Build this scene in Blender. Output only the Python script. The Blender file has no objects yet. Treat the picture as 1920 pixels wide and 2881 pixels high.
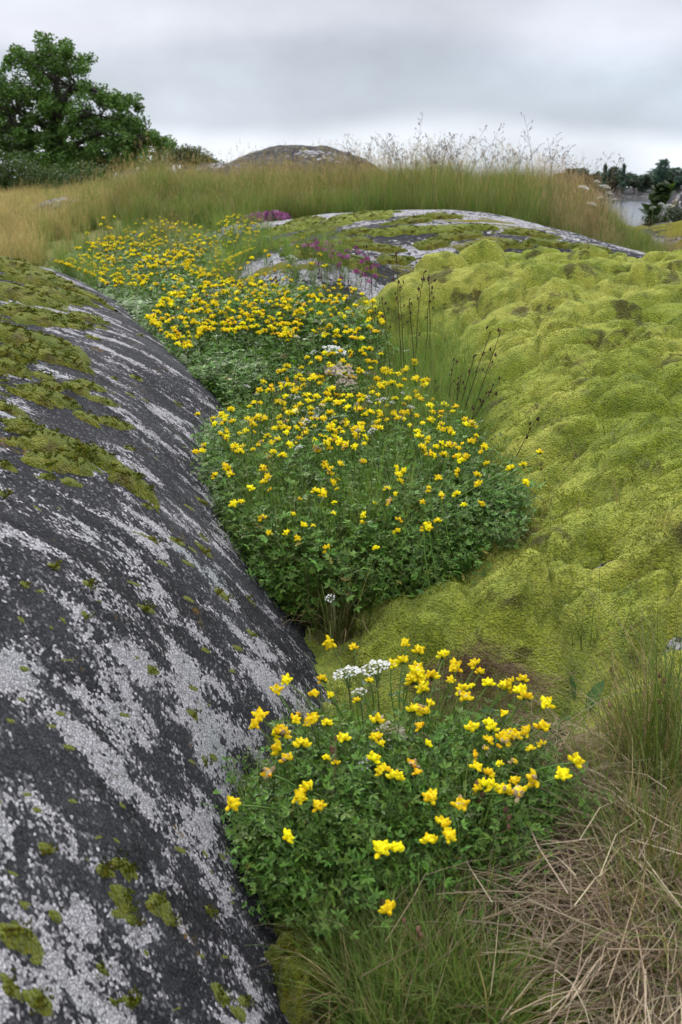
import bpy, math, random
import numpy as np
from mathutils import Vector, Matrix, Euler
C = bpy.context.scene.collection
sc = bpy.context.scene
R_ = math.radians
random.seed(11)
rng = np.random.default_rng(11)

# ------------------------------------------------------------------ camera, sky, sun, exposure
PITCH = R_(18.0); F_PX = 35/36*2881.0
cam_d = bpy.data.cameras.new('camera'); cam_o = bpy.data.objects.new('camera', cam_d); C.objects.link(cam_o)
cam_d.sensor_fit = 'VERTICAL'; cam_d.sensor_height = 36; cam_d.sensor_width = 24; cam_d.lens = 35
cam_o.location = (0, 0, 1.0); cam_o.rotation_euler = (R_(90)-PITCH, 0, 0)
cam_d.clip_start = 0.02; cam_d.clip_end = 20000
cam_d.dof.use_dof = True; cam_d.dof.focus_distance = 2.15; cam_d.dof.aperture_fstop = 10
sc.camera = cam_o

w = bpy.data.worlds.new('World'); sc.world = w; w.use_nodes = True
def build_world():
    nt = w.node_tree; N = nt.nodes; L = nt.links; N.clear()
    def nd(t, **k):
        n = N.new(t)
        for a, b in k.items(): setattr(n, a, b)
        return n
    out = nd('ShaderNodeOutputWorld'); bg = nd('ShaderNodeBackground'); bg.inputs['Strength'].default_value = 0.1
    sky = nd('ShaderNodeTexSky', sky_type='NISHITA'); sky.sun_disc = False
    sky.sun_elevation = R_(36); sky.sun_rotation = R_(-30); sky.dust_density = 3.0
    tc = nd('ShaderNodeTexCoord'); sep = nd('ShaderNodeSeparateXYZ'); L.new(tc.outputs['Generated'], sep.inputs[0])
    mp = nd('ShaderNodeMapping'); mp.inputs['Scale'].default_value = (1.0, 1.0, 1.7); mp.inputs['Location'].default_value = (SKYX, 0.7, 0.35)
    L.new(tc.outputs['Generated'], mp.inputs[0])
    n1 = nd('ShaderNodeTexNoise'); n1.inputs['Scale'].default_value = 3.4; n1.inputs['Detail'].default_value = 5; n1.inputs['Roughness'].default_value = .42
    L.new(mp.outputs[0], n1.inputs['Vector'])
    mp2 = nd('ShaderNodeMapping'); mp2.inputs['Scale'].default_value = (1.0, 1.0, 2.2); mp2.inputs['Location'].default_value = (3.1, 2.2, 0)
    L.new(tc.outputs['Generated'], mp2.inputs[0])
    n2 = nd('ShaderNodeTexNoise'); n2.inputs['Scale'].default_value = 7; n2.inputs['Detail'].default_value = 7; n2.inputs['Roughness'].default_value = .55
    L.new(mp2.outputs[0], n2.inputs['Vector'])
    def m(op, a, b=None, c=None):
        n = nd('ShaderNodeMath', operation=op)
        for i, v in enumerate((a, b, c)):
            if v is None: continue
            if isinstance(v, (int, float)): n.inputs[i].default_value = v
            else: L.new(v, n.inputs[i])
        return n.outputs[0]
    # wavy elevation: bright gap above the horizon, grey base over it, lighter cloud higher up
    el = m('ADD', sep.outputs[2], m('MULTIPLY', m('SUBTRACT', n1.outputs['Fac'], .5), .10))
    cr = nd('ShaderNodeValToRGB'); L.new(m('MULTIPLY', el, 4.0), cr.inputs[0])
    e = cr.color_ramp; e.interpolation = 'EASE'
    stops = [(0.0, (.74,.80,.88)), (.16, (.78,.83,.90)), (.27, (.50,.56,.64)), (.40, (.50,.56,.645)), (.55, (.64,.67,.755)), (.75, (.58,.62,.70)), (1.0, (.80,.84,.92))]
    e.elements[0].position = 0; e.elements[0].color = (*stops[0][1], 1)
    e.elements[1].position = 1; e.elements[1].color = (*stops[-1][1], 1)
    for p, c in stops[1:-1]:
        x = e.elements.new(p); x.color = (*c, 1)
    # uniform overcast brightening towards the zenith
    zen = m('MULTIPLY_ADD', m('MAXIMUM', m('SUBTRACT', sep.outputs[2], .22), 0), ZEN, 1.0)
    var = m('MULTIPLY_ADD', m('SUBTRACT', n1.outputs['Fac'], .5), .95, 1.0)
    var2 = m('MULTIPLY_ADD', m('SUBTRACT', n2.outputs['Fac'], .5), .50, 1.0)
    gain = m('MULTIPLY', m('MULTIPLY', m('MULTIPLY', zen, var), var2), 8.8)
    vm = nd('ShaderNodeVectorMath', operation='SCALE'); L.new(cr.outputs[0], vm.inputs[0]); L.new(gain, vm.inputs['Scale'])
    mix = nd('ShaderNodeMix', data_type='RGBA'); mix.inputs['Factor'].default_value = .95
    L.new(sky.outputs[0], mix.inputs['A']); L.new(vm.outputs[0], mix.inputs['B'])
    L.new(mix.outputs['Result'], bg.inputs['Color']); L.new(bg.outputs[0], out.inputs[0])
SKYX = 0.35; ZEN = 1.5
build_world()
sun = bpy.data.lights.new('sun', 'SUN'); sun.energy = 1.5; sun.angle = R_(12); sun.color = (1, .96, .9)
so = bpy.data.objects.new('sun', sun); C.objects.link(so)
so.rotation_euler = (R_(-50), R_(-24), 0)       # high, from behind the ridge on the left
vs = sc.view_settings; vs.view_transform = 'Standard'; vs.look = 'None'; vs.exposure = 0.42; vs.gamma = 1; vs.use_curve_mapping = False
sc.cycles.use_adaptive_sampling = True; sc.cycles.adaptive_threshold = .03
sc.cycles.max_bounces = 4; sc.cycles.diffuse_bounces = 3; sc.cycles.glossy_bounces = 2; sc.cycles.transmission_bounces = 3; sc.cycles.transparent_max_bounces = 4
sc.cycles.use_denoising = True
try: sc.cycles.denoiser = 'OPENIMAGEDENOISE'
except Exception: pass

# ------------------------------------------------------------------ helpers
K = 1920/1568.0
cp, sp_ = math.cos(PITCH), math.sin(PITCH)
def pt(u, v, y):
    """the place at distance y (metres ahead) seen at photo position u, v"""
    a = (u-960)/F_PX; b = -(v-1440.5)/F_PX
    dy = cp + b*sp_; dz = -sp_ + b*cp
    t = y/dy
    return np.array([a*t, y, 1.0+dz*t])
def tag(o, label=None, cat=None, group=None, kind=None):
    if label: o['label'] = label
    if cat: o['category'] = cat
    if group: o['group'] = group
    if kind: o['kind'] = kind
    return o

def _h(ix, iy, s):
    n = (ix.astype(np.int64)*374761393 + iy.astype(np.int64)*668265263 + s*974634777) & 0xffffffff
    n = ((n ^ (n >> 13))*1274126177) & 0xffffffff
    n = (n ^ (n >> 16)) & 0xffffffff
    n = (n*2246822519) & 0xffffffff
    n ^= (n >> 15)
    return (n & 0xffffff)/float(0xffffff)
def vnoise(x, y, s=0):
    xi = np.floor(x); yi = np.floor(y); fx = x-xi; fy = y-yi
    fx = fx*fx*fx*(fx*(fx*6-15)+10); fy = fy*fy*fy*(fy*(fy*6-15)+10)
    a = _h(xi, yi, s); b = _h(xi+1, yi, s); c = _h(xi, yi+1, s); d = _h(xi+1, yi+1, s)
    return (a*(1-fx)+b*fx)*(1-fy)+(c*(1-fx)+d*fx)*fy
def fbm(x, y, s=0, o=4, g=.5):
    r = 0; a = 1; t = 0
    for i in range(o):
        r = r+a*vnoise(x*2**i+13.7*i, y*2**i+7.1*i, s+i); t += a; a *= g
    return r/t
def worley(x, y, s=0):
    xi = np.floor(x); yi = np.floor(y); best = np.full(np.shape(x), 9.0); bid = np.zeros(np.shape(x)); sec = best.copy()
    for dx in (-1, 0, 1):
        for dy in (-1, 0, 1):
            cx = xi+dx; cy = yi+dy
            px = cx+.15+.7*_h(cx, cy, s); py = cy+.15+.7*_h(cx, cy, s+5)
            d = (x-px)**2+(y-py)**2
            nb = d < best
            sec = np.where(nb, best, np.minimum(sec, d))
            bid = np.where(nb, _h(cx, cy, s+9), bid); best = np.minimum(best, d)
    return np.sqrt(best), np.sqrt(sec), bid
def sst(a, b, x):
    t = np.clip((x-a)/(b-a), 0, 1); return t*t*(3-2*t)

class RBF:
    """smooth surface z(x, y) through surveyed points"""
    def __init__(s, pts, smooth=.004):
        P = np.array([pt(*p[:3]) if p[0] != 'w' else np.array(p[1:4], float) for p in pts])
        s.P = P; n = len(P)
        A = s.k(np.hypot(P[:, None, 0]-P[None, :, 0], P[:, None, 1]-P[None, :, 1]))+np.eye(n)*smooth
        Q = np.column_stack([np.ones(n), P[:, 0], P[:, 1]])
        M = np.block([[A, Q], [Q.T, np.zeros((3, 3))]])
        w_ = np.linalg.solve(M, np.concatenate([P[:, 2], np.zeros(3)]))
        s.w = w_[:n]; s.c = w_[n:]
    def k(s, r): return r*r*np.log(np.maximum(r, 1e-9))
    def __call__(s, x, y):
        x = np.asarray(x, float); y = np.asarray(y, float)
        z = s.c[0]+s.c[1]*x+s.c[2]*y
        for (px, py, _), w_ in zip(s.P, s.w): z = z+w_*s.k(np.hypot(x-px, y-py))
        return z

def gz(x, y):
    x = np.asarray(x, float); y = np.asarray(y, float)
    yy = np.maximum(y, .01); t = x/np.maximum(y, 1.0)
    c = np.interp(y, [-50, 0, 1, 1.6, 2, 2.5, 3, 3.5, 4, 5, 6, 7, 8, 9, 12, 25, 60, 120, 200], [-.8, -.02, 0, .03, .05, .1, .17, .27, .35, .48, .64, .80, .90, .93, .93, .86, .3, -1.5, -4])
    l = np.interp(y, [-50, 0, 2, 4, 5, 6, 8, 12, 20, 40, 80, 140, 220], [-.8, 0, .1, .35, .48, .58, .64, .72, .82, .92, .7, -1, -4])
    r = np.interp(y, [-50, 0, 2, 4, 5, 6, 7, 9, 15, 30, 60, 100, 200], [-.8, 0, .1, .3, .44, .50, .52, .42, 0, -1.0, -2, -3.4, -5])
    wl = 1-sst(-.30, -.17, t); wr = sst(.17, .36, t)
    z = c*(1-wl-wr)+l*wl+r*wr
    z = z-.35*sst(1.2, 4, np.abs(x))*(1-sst(4, 6, y))           # gully floor lies lower away from the line of the crack
    return z+.02*(fbm(x*3, y*3, 3)-.5)+.05*(fbm(x*.7, y*.7, 4)-.5)*sst(5, 9, y)

LS = RBF([(0,2881,.645),(400,2881,.79),(800,2881,.99),(0,2400,.80),(400,2400,.96),(740,2400,1.24),(0,1800,1.06),(400,1800,1.27),(700,1800,1.6),(880,1800,1.97),
          (0,1400,1.39),(400,1400,1.72),(650,1400,2.3),(0,1100,1.94),(300,1100,2.25),(590,1100,3.0),(0,900,2.58),(250,900,2.98),(450,950,3.5),
          (0,780,3.5),(200,800,3.7),(350,860,4.0),(0,722,4.7),(160,768,4.7),
          ('w',-1.6,5.6,.50),('w',-3.2,5.0,.55),('w',-3.2,3,.78),('w',-3,1.0,.7),('w',-2.4,-.5,.5),('w',-.6,-.5,.25),('w',-.1,.3,-.06),('w',.15,1.0,-.18),('w',.1,1.6,-.12),('w',.25,2.2,-.15),
          ('w',.05,3.0,-.1),('w',-.35,3.9,.1),('w',-.9,5.2,.35)])
RS = RBF([(1650,2100,1.60),(1920,2150,1.45),(1500,1950,1.76),('w',.9,5.2,.56),('w',.5,5.3,.5),('w',1.5,5.2,.54),(1900,1800,1.64),(1500,1800,1.79),(1300,1830,1.85),(1060,1800,1.97),(1250,1600,2.24),(1130,1500,2.6),
          (1900,1400,2.12),(1500,1400,2.36),(1300,1400,2.56),(1900,1100,2.76),(1500,1100,2.96),(1300,1100,3.25),(1900,920,3.43),(1500,920,3.55),(1150,910,3.85),(1900,790,4.2),(1500,775,4.3),(1220,775,4.2),(1110,815,4.0),(1900,768,4.6),(1500,755,4.65),
          ('w',.28,2.9,.16),('w',.2,3.6,.30),('w',.25,4.2,.5),('w',-.02,1.95,.03),('w',.22,1.4,-.05),('w',.5,1.1,-.08),('w',1.2,1.2,.22),('w',1.9,2.4,.50),('w',2.6,4,.6),('w',2.4,5.6,.45),
          ('w',1.5,5.8,.5),('w',.7,5.6,.62),('w',.9,.4,-.05),('w',2.4,.5,.25)])
MS = RBF([(640,640,6.3),(760,625,6.2),(900,605,6.1),(1050,595,6.05),(1200,592,6.0),(1350,600,5.95),(1500,632,5.8),(1620,665,5.5),(1750,700,5.2),(1070,795,4.5),('w',.45,4.2,.45),(700,732,4.8),(880,760,4.4),(1200,700,4.9),(1400,705,4.8),(900,680,5.1),
          ('w',-1.2,6.2,.55),('w',-.9,5.0,.38),('w',-.2,3.9,.33),('w',.5,3.6,.45),('w',0,7.2,.70),('w',1.2,7.0,.6),('w',2.2,6.2,.45),('w',2.2,4.8,.55),('w',-.8,7,.6)])
def lz(x, y): return LS(x, y)+.012*(fbm(x*4, y*4, 21)-.5)+.03*(fbm(x*1.2, y*1.2, 22)-.5)+.005*(fbm(x*22, y*22, 23, 3)-.5)
def rz(x, y): return RS(x, y)+.02*(fbm(x*4, y*4, 31)-.5)
def mz(x, y): return MS(x, y)+.02*(fbm(x*3, y*3, 41)-.5)+.03*(fbm(x*.9+2, y*5, 42)-.5)
BARE = [(1795,950,120,34),(1660,1435,55,24),(1700,1590,80,20),(1830,1650,90,20),(1905,1830,60,60),(1480,1620,45,14),(1700,745,60,10),(1870,1230,70,14),(1120,1620,20,20)]
BP = []
for u, v, a, b in BARE:
    y = 1.3
    for yy in np.linspace(1.2, 6, 400):
        p = pt(u, v, yy)
        if p[2] < rz(p[0], p[1])+.02: y = yy; break
    p = pt(u, v, y); q = pt(u+a, v, y)
    y2 = y
    for yy in np.linspace(y, y+2, 200):
        p2 = pt(u, v-b, yy)
        if p2[2] < rz(p2[0], p2[1])+.02: y2 = yy; break
    BP.append((p[0], y, abs(q[0]-p[0]), min(max(y2-y, .03), .045)))
def moss_t(x, y):
    """thickness of the moss carpet over the right hand rock"""
    wx = x+.13*(fbm(x*6, y*6, 51)-.5); wy = y+.11*(fbm(x*6+9, y*6, 52)-.5)
    k = sst(1.7, 2.7, y)
    f1, f2, i1 = worley(wx*4.6, wy*6.2, 53)
    h1, h2, i3 = worley(wx*6.0+2, wy*9.5, 63)
    g1, g2, i2 = worley(wx*13+4, wy*18, 57)
    A = np.maximum(0, 1-(f1/.88)**2)**.85*(.4+.8*i1); B = np.maximum(0, 1-(h1/.88)**2)**.8*(.2+1.1*i3)
    dome2 = np.maximum(0, 1-(g1/.85)**2)**.7
    t = -.002+.016*(1-sst(1.5, 2.3, y))+(1-k)*.088*A+k*(.030*A+.072*B)+.024*dome2*(.1+1.1*i2)+.035*(fbm(x*2.2, y*2.2, 54)-.45)-.03*sst(3.6, 4.6, y)
    t = t-k*.010*(1-sst(0, .22, h2-h1))-(1-k)*.012*(1-sst(0, .2, f2-f1))
    t = t+.006*(fbm(x*38, y*38, 59, 3)-.5)
    for bx, by, ax, ay in BP:
        d = np.sqrt(((x-bx)/ax)**2+((y-by)/ay)**2)+1.5*(fbm(x*16, y*16, 55, 4, .6)-.5)
        q_ = sst(.45, 1.75, d); t = t*q_-.016*(1-sst(.6, 1.0, d))
    return t
def mossz(x, y): return rz(x, y)+moss_t(x, y)

# meshes from arrays --------------------------------------------------------
class MB:
    def __init__(s): s.v = []; s.c = []; s.f = []; s.n = 0
    def add(s, v, f, c):
        v = np.asarray(v, float).reshape(-1, 3); f = np.asarray(f, int)
        c = np.asarray(c, float)
        if c.ndim == 1: c = np.tile(c, (len(v), 1))
        s.v.append(v); s.c.append(c); s.f.append(f+s.n); s.n += len(v)
    def merge(s, o, M=None, tint=None):
        for v, c, f in zip(o.v, o.c, o.f):
            pass
        V = np.concatenate(o.v); Cc = np.concatenate(o.c)
        if M is not None:
            M = np.array(M); V = V@M[:3, :3].T+M[:3, 3]
        if tint is not None: Cc = Cc*np.asarray(tint)
        b = s.n
        s.v.append(V); s.c.append(Cc); s.n += len(V)
        for f in o.f: s.f.append(f+b)
    def mesh(s, name, mat, smooth=True):
        me = bpy.data.meshes.new(name)
        V = np.concatenate(s.v) if s.v else np.zeros((0, 3)); Cc = np.concatenate(s.c) if s.c else np.zeros((0, 3))
        me.vertices.add(len(V)); me.vertices.foreach_set('co', V.astype(np.float32).ravel())
        tot = []; idx = []
        for f in s.f:
            if not len(f): continue
            tot.append(np.full(len(f), f.shape[1])); idx.append(f.ravel())
        if tot:
            tot = np.concatenate(tot); idx = np.concatenate(idx)
            st = np.concatenate([[0], np.cumsum(tot)[:-1]])
            me.loops.add(len(idx)); me.loops.foreach_set('vertex_index', idx.astype(np.int32))
            me.polygons.add(len(tot)); me.polygons.foreach_set('loop_start', st.astype(np.int32))
            me.polygons.foreach_set('use_smooth', np.full(len(tot), smooth))
        at = me.color_attributes.new('Col', 'FLOAT_COLOR', 'POINT')
        at.data.foreach_set('color', np.column_stack([Cc, np.ones(len(Cc))]).astype(np.float32).ravel())
        if mat: me.materials.append(mat)
        me.update(calc_edges=True); me.validate()
        return me
    def obj(s, name, mat, parent=None, smooth=True, loc=None):
        o = bpy.data.objects.new(name, s.mesh(name, mat, smooth)); C.objects.link(o)
        if parent is not None: o.parent = parent
        if loc is not None: o.location = loc
        return o
def link(name, me, parent=None, loc=(0, 0, 0), rot=(0, 0, 0), scale=1):
    o = bpy.data.objects.new(name, me); C.objects.link(o)
    if parent is not None: o.parent = parent
    o.location = loc; o.rotation_euler = rot; o.scale = (scale,)*3 if isinstance(scale, (int, float)) else scale
    return o
def grid_faces(nr, nc, keep=None):
    i = np.arange((nr-1)*(nc-1)); r = i//(nc-1); c = i % (nc-1)
    f = np.column_stack([r*nc+c, r*nc+c+1, (r+1)*nc+c+1, (r+1)*nc+c])
    if keep is not None:
        k = keep.reshape(-1); f = f[k[f].any(axis=1)]
    return f
def compact(V, f):
    u, inv = np.unique(f.ravel(), return_inverse=True)
    return V[u], inv.reshape(f.shape), u
def tube(mb, P, r, sides=5, col=(.1, .1, .1), col2=None):
    P = np.asarray(P, float); n = len(P); r = np.broadcast_to(np.asarray(r, float), (n,))
    T = np.gradient(P, axis=0); T /= np.linalg.norm(T, axis=1, keepdims=True)+1e-12
    up = np.array([0, 0, 1.]) if abs(T[0, 2]) < .9 else np.array([1., 0, 0])
    A = np.cross(T, up); A /= np.linalg.norm(A, axis=1, keepdims=True)+1e-12; B = np.cross(T, A)
    a = np.arange(sides)*2*math.pi/sides
    V = P[:, None]+r[:, None, None]*(A[:, None]*np.cos(a)[None, :, None]+B[:, None]*np.sin(a)[None, :, None])
    i = np.arange(n-1)[:, None]*sides; j = np.arange(sides)[None]; k = (j+1) % sides
    f = np.stack([i+j, i+k, i+sides+k, i+sides+j], -1).reshape(-1, 4)
    if col2 is None: cc = np.array(col, float)
    else:
        t = np.linspace(0, 1, n)[:, None, None]; cc = np.broadcast_to(np.array(col)*(1-t)+np.array(col2)*t, (n, sides, 3)).reshape(-1, 3)
    mb.add(V.reshape(-1, 3), f, cc)
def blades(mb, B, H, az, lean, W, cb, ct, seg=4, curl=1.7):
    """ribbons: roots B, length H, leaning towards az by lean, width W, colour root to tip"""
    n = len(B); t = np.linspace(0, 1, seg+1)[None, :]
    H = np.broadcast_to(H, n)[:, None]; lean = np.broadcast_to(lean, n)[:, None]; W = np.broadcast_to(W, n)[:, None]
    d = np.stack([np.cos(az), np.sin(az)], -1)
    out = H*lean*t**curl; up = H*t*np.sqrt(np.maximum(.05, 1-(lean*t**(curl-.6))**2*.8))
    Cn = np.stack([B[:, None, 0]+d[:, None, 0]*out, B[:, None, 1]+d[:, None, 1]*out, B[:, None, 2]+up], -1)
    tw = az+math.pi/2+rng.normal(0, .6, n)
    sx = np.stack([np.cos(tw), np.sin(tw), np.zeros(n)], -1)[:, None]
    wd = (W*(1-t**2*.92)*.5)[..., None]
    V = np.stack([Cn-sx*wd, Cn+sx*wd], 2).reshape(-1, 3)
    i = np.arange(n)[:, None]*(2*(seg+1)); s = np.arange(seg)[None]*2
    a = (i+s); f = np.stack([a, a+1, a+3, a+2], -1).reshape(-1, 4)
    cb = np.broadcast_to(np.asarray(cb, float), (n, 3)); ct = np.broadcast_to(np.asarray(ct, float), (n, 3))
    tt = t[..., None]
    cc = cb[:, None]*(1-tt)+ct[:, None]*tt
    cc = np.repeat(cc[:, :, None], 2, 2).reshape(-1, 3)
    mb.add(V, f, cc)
    return Cn[:, -1]

# ------------------------------------------------------------------ materials
def new_mat(name):
    m = bpy.data.materials.new(name); m.use_nodes = True; nt = m.node_tree; nt.nodes.clear()
    out = nt.nodes.new('ShaderNodeOutputMaterial')
    return m, nt, out
class NT:
    def __init__(s, nt): s.nt = nt
    def n(s, t, ins=None, **k):
        x = s.nt.nodes.new(t)
        for a, b in k.items(): setattr(x, a, b)
        for a, b in (ins or {}).items(): s.set(x.inputs[a], b)
        return x
    def set(s, sock, v):
        if isinstance(v, bpy.types.NodeSocket): s.nt.links.new(v, sock)
        else: sock.default_value = v
    def m(s, op, a, b=None, c=None, clamp=False):
        x = s.nt.nodes.new('ShaderNodeMath'); x.operation = op; x.use_clamp = clamp
        for i, v in enumerate((a, b, c)):
            if v is not None: s.set(x.inputs[i], v)
        return x.outputs[0]
    def mix(s, f, a, b, blend='MIX'):
        x = s.nt.nodes.new('ShaderNodeMix'); x.data_type = 'RGBA'; x.blend_type = blend
        s.set(x.inputs['Factor'], f)
        for k, v in (('A', a), ('B', b)):
            if isinstance(v, tuple) and len(v) == 3: v = (*v, 1)
            s.set(x.inputs[k], v)
        return x.outputs['Result']
    def noise(s, vec, scale, detail=4, rough=.5, dist=0):
        x = s.n('ShaderNodeTexNoise', {'Scale': scale, 'Detail': detail, 'Roughness': rough, 'Distortion': dist})
        if vec is not None: s.nt.links.new(vec, x.inputs['Vector'])
        return x.outputs['Fac']
    def step(s, x, lo, hi):
        r = s.nt.nodes.new('ShaderNodeMapRange'); r.interpolation_type = 'SMOOTHSTEP'
        s.set(r.inputs[0], x); s.set(r.inputs[1], lo); s.set(r.inputs[2], hi)
        return r.outputs[0]

def plant_mat(name, rough=.6, spec=.3, trans=.25, var=.25, tr_tint=(1.2, 1.3, .5)):
    """colour comes from each plant's own vertex colours, varied a little from plant to plant"""
    m, nt, out = new_mat(name); T = NT(nt)
    c = T.n('ShaderNodeVertexColor', layer_name='Col').outputs[0]
    r = T.n('ShaderNodeObjectInfo').outputs['Random']
    g = T.n('ShaderNodeTexCoord').outputs['Object']
    n_ = T.noise(g, 9, 2)
    val = T.m('MULTIPLY_ADD', T.m('ADD', r, T.m('SUBTRACT', n_, .5)), 2*var, 1-var)
    hs = T.n('ShaderNodeHueSaturation', {'Hue': T.m('MULTIPLY_ADD', r, .03, .485), 'Saturation': 1.0, 'Value': val, 'Color': c}).outputs[0]
    p = T.n('ShaderNodeBsdfPrincipled', {'Base Color': hs, 'Roughness': rough, 'Specular IOR Level': spec})
    if trans > 0:
        t = T.n('ShaderNodeBsdfTranslucent', {'Color': T.mix(1.0, hs, tr_tint, 'MULTIPLY')})
        mx = T.n('ShaderNodeMixShader', {'Fac': trans}); nt.links.new(p.outputs[0], mx.inputs[1]); nt.links.new(t.outputs[0], mx.inputs[2])
        nt.links.new(mx.outputs[0], out.inputs[0])
    else: nt.links.new(p.outputs[0], out.inputs[0])
    return m
def granite_mat(name, ang, thr=.5, cell=150, white=1.0, mossy=.0, stretch=.33, scale=3.6, sprinkle=.25):
    """dark weathered granite under a crust of pale grey lichen granules"""
    m, nt, out = new_mat(name); T = NT(nt)
    g = T.n('ShaderNodeTexCoord').outputs['Object']
    # granules
    vo = T.n('ShaderNodeTexVoronoi', {'Scale': cell, 'Randomness': 1.0}, feature='F1'); nt.links.new(g, vo.inputs['Vector'])
    ve = T.n('ShaderNodeTexVoronoi', {'Scale': cell, 'Randomness': 1.0}, feature='DISTANCE_TO_EDGE'); nt.links.new(g, ve.inputs['Vector'])
    vb = T.n('ShaderNodeTexVoronoi', {'Scale': cell*.33, 'Randomness': 1.0}, feature='DISTANCE_TO_EDGE'); nt.links.new(g, vb.inputs['Vector'])
    rnd = T.n('ShaderNodeSeparateColor', {0: vo.outputs['Color']})
    # streaks running down the slope
    def stretch_map(vec, s):
        r = T.n('ShaderNodeVectorRotate', {'Angle': ang}, rotation_type='Z_AXIS'); nt.links.new(vec, r.inputs[0])
        mp = T.n('ShaderNodeMapping', {'Scale': (s, 1, min(1, s*1.6))}); nt.links.new(r.outputs[0], mp.inputs[0])
        return mp.outputs[0]
    P = stretch_map(vo.outputs['Position'], stretch)
    big = T.noise(P, scale, 9, .66, .25)
    wide = T.noise(stretch_map(g, .6), 1.1, 3, .5)
    fine = T.noise(vo.outputs['Position'], 28, 4, .7)
    a = T.m('ADD', T.m('MULTIPLY', T.m('SUBTRACT', big, .5), 1.55), T.m('MULTIPLY', T.m('SUBTRACT', wide, .5), .35))
    a = T.m('ADD', a, T.m('MULTIPLY', T.m('SUBTRACT', fine, .5), .55))
    a = T.m('ADD', a, T.m('MULTIPLY', T.m('SUBTRACT', rnd.outputs[0], .5), .16))
    lich = T.step(a, thr-.5, thr-.5+.05)
    spk = T.m('MULTIPLY', T.step(T.m('ADD', T.m('MULTIPLY', rnd.outputs[2], .55), T.m('MULTIPLY', T.m('ADD', fine, big), .5)), .95, .965), sprinkle)
    lich = T.m('MAXIMUM', lich, spk)
    crack = T.step(ve.outputs['Distance'], .02, .14)
    crackb = T.step(vb.outputs['Distance'], .0, .05)
    lich = T.m('MULTIPLY', lich, T.m('MULTIPLY', T.m('MULTIPLY_ADD', crack, .6, .4), T.m('MULTIPLY_ADD', crackb, .55, .45)))
    # dark crust: near-black algae, charcoal, a little brown and grey-green
    n3 = T.noise(stretch_map(g, .5), 7, 8, .7); n4 = T.noise(g, 60, 6, .7); n5 = T.noise(g, 2.1, 4, .6)
    dark = T.mix(T.step(n3, .35, .68), (.014, .0145, .016), (.060, .060, .066))
    dark = T.mix(T.m('MULTIPLY', T.step(n4, .5, .72), .7), dark, (.10, .095, .10))
    dark = T.mix(T.m('MULTIPLY', T.step(n5, .50, .72), .55), dark, (.11, .115, .12))
    n6 = T.noise(g, 330, 3, .7)
    dark = T.mix(T.step(n6, .40, .66), T.mix(.6, dark, (.006, .006, .007)), T.mix(.25, dark, (.14, .135, .14)))
    wcol = T.mix(rnd.outputs[1], (.46*white, .44*white, .46*white), (.68*white, .635*white, .65*white))
    wcol = T.mix(T.m('MULTIPLY', T.step(T.noise(g, 5, 3), .5, .7), .6), wcol, (.40, .44, .43))
    col = T.mix(lich, dark, wcol)
    # ochre and olive flecks
    oc = T.m('MULTIPLY', T.step(T.noise(vo.outputs['Position'], 11, 6, .7), .63, .68), T.step(rnd.outputs[2], .25, .4))
    col = T.mix(T.m('MULTIPLY', oc, .8), col, T.mix(rnd.outputs[0], (.22, .10, .015), (.10, .085, .012)))
    h = T.m('ADD', T.m('MULTIPLY', lich, .5), T.m('ADD', T.m('MULTIPLY', n4, .9), T.m('MULTIPLY', T.noise(g, 240, 4, .6), .35)))
    h = T.m('ADD', h, T.m('MULTIPLY', n3, 2.2))
    if mossy:
        mm = T.step(T.noise(stretch_map(g, .4), 4.5, 8, .7), 1-mossy, 1-mossy+.06)
        col = T.mix(mm, col, T.mix(T.noise(g, 40, 3), (.10, .11, .012), (.20, .17, .02)))
        h = T.m('ADD', h, T.m('MULTIPLY', mm, 1.2))
    bp = T.n('ShaderNodeBump', {'Strength': .9, 'Distance': .004, 'Height': h})
    p = T.n('ShaderNodeBsdfPrincipled', {'Base Color': col, 'Roughness': .9, 'Specular IOR Level': .08, 'Normal': bp.outputs[0]})
    nt.links.new(p.outputs[0], out.inputs[0])
    return m
def moss_mat(name, c1, c2, c3, brown=.0, bump=.006, sc_=1.0):
    m, nt, out = new_mat(name); T = NT(nt)
    g = T.n('ShaderNodeTexCoord').outputs['Object']
    n1 = T.noise(g, 2.2*sc_, 5, .6); n2 = T.noise(g, 14*sc_, 5, .6); n3 = T.noise(g, 170, 3, .6); n4 = T.noise(g, 480, 2, .5)
    vo = T.n('ShaderNodeTexVoronoi', {'Scale': 210.0}, feature='F1'); nt.links.new(g, vo.inputs['Vector'])
    col = T.mix(T.step(n1, .36, .64), c1, c2)
    col = T.mix(T.m('MULTIPLY', T.step(n2, .42, .7), .75), col, c3)
    if brown: col = T.mix(T.m('MULTIPLY', T.step(T.noise(g, 6, 6, .7), .62-brown, .70-brown), .8), col, (.075, .05, .015))
    hs = T.n('ShaderNodeHueSaturation', {'Value': T.m('MULTIPLY_ADD', n3, 1.7, .20), 'Color': col}).outputs[0]
    h = T.m('ADD', T.m('ADD', n3, T.m('MULTIPLY', n4, .5)), T.m('MULTIPLY', vo.outputs['Distance'], -1.0))
    bp = T.n('ShaderNodeBump', {'Strength': 1.0, 'Distance': bump, 'Height': h})
    p = T.n('ShaderNodeBsdfPrincipled', {'Base Color': hs, 'Roughness': .95, 'Specular IOR Level': .1, 'Normal': bp.outputs[0], 'Sheen Weight': .25, 'Sheen Roughness': .4, 'Sheen Tint': (.8, .9, .5, 1)})
    nt.links.new(p.outputs[0], out.inputs[0])
    return m
GL = granite_mat('lichen_crusted_granite', R_(-24), thr=.575, cell=230, stretch=.36, scale=12.0, sprinkle=.22)
GM = granite_mat('grey_granite_with_moss', R_(12), thr=.49, cell=60, white=.72, mossy=.44, stretch=.30, scale=3.6)
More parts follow.
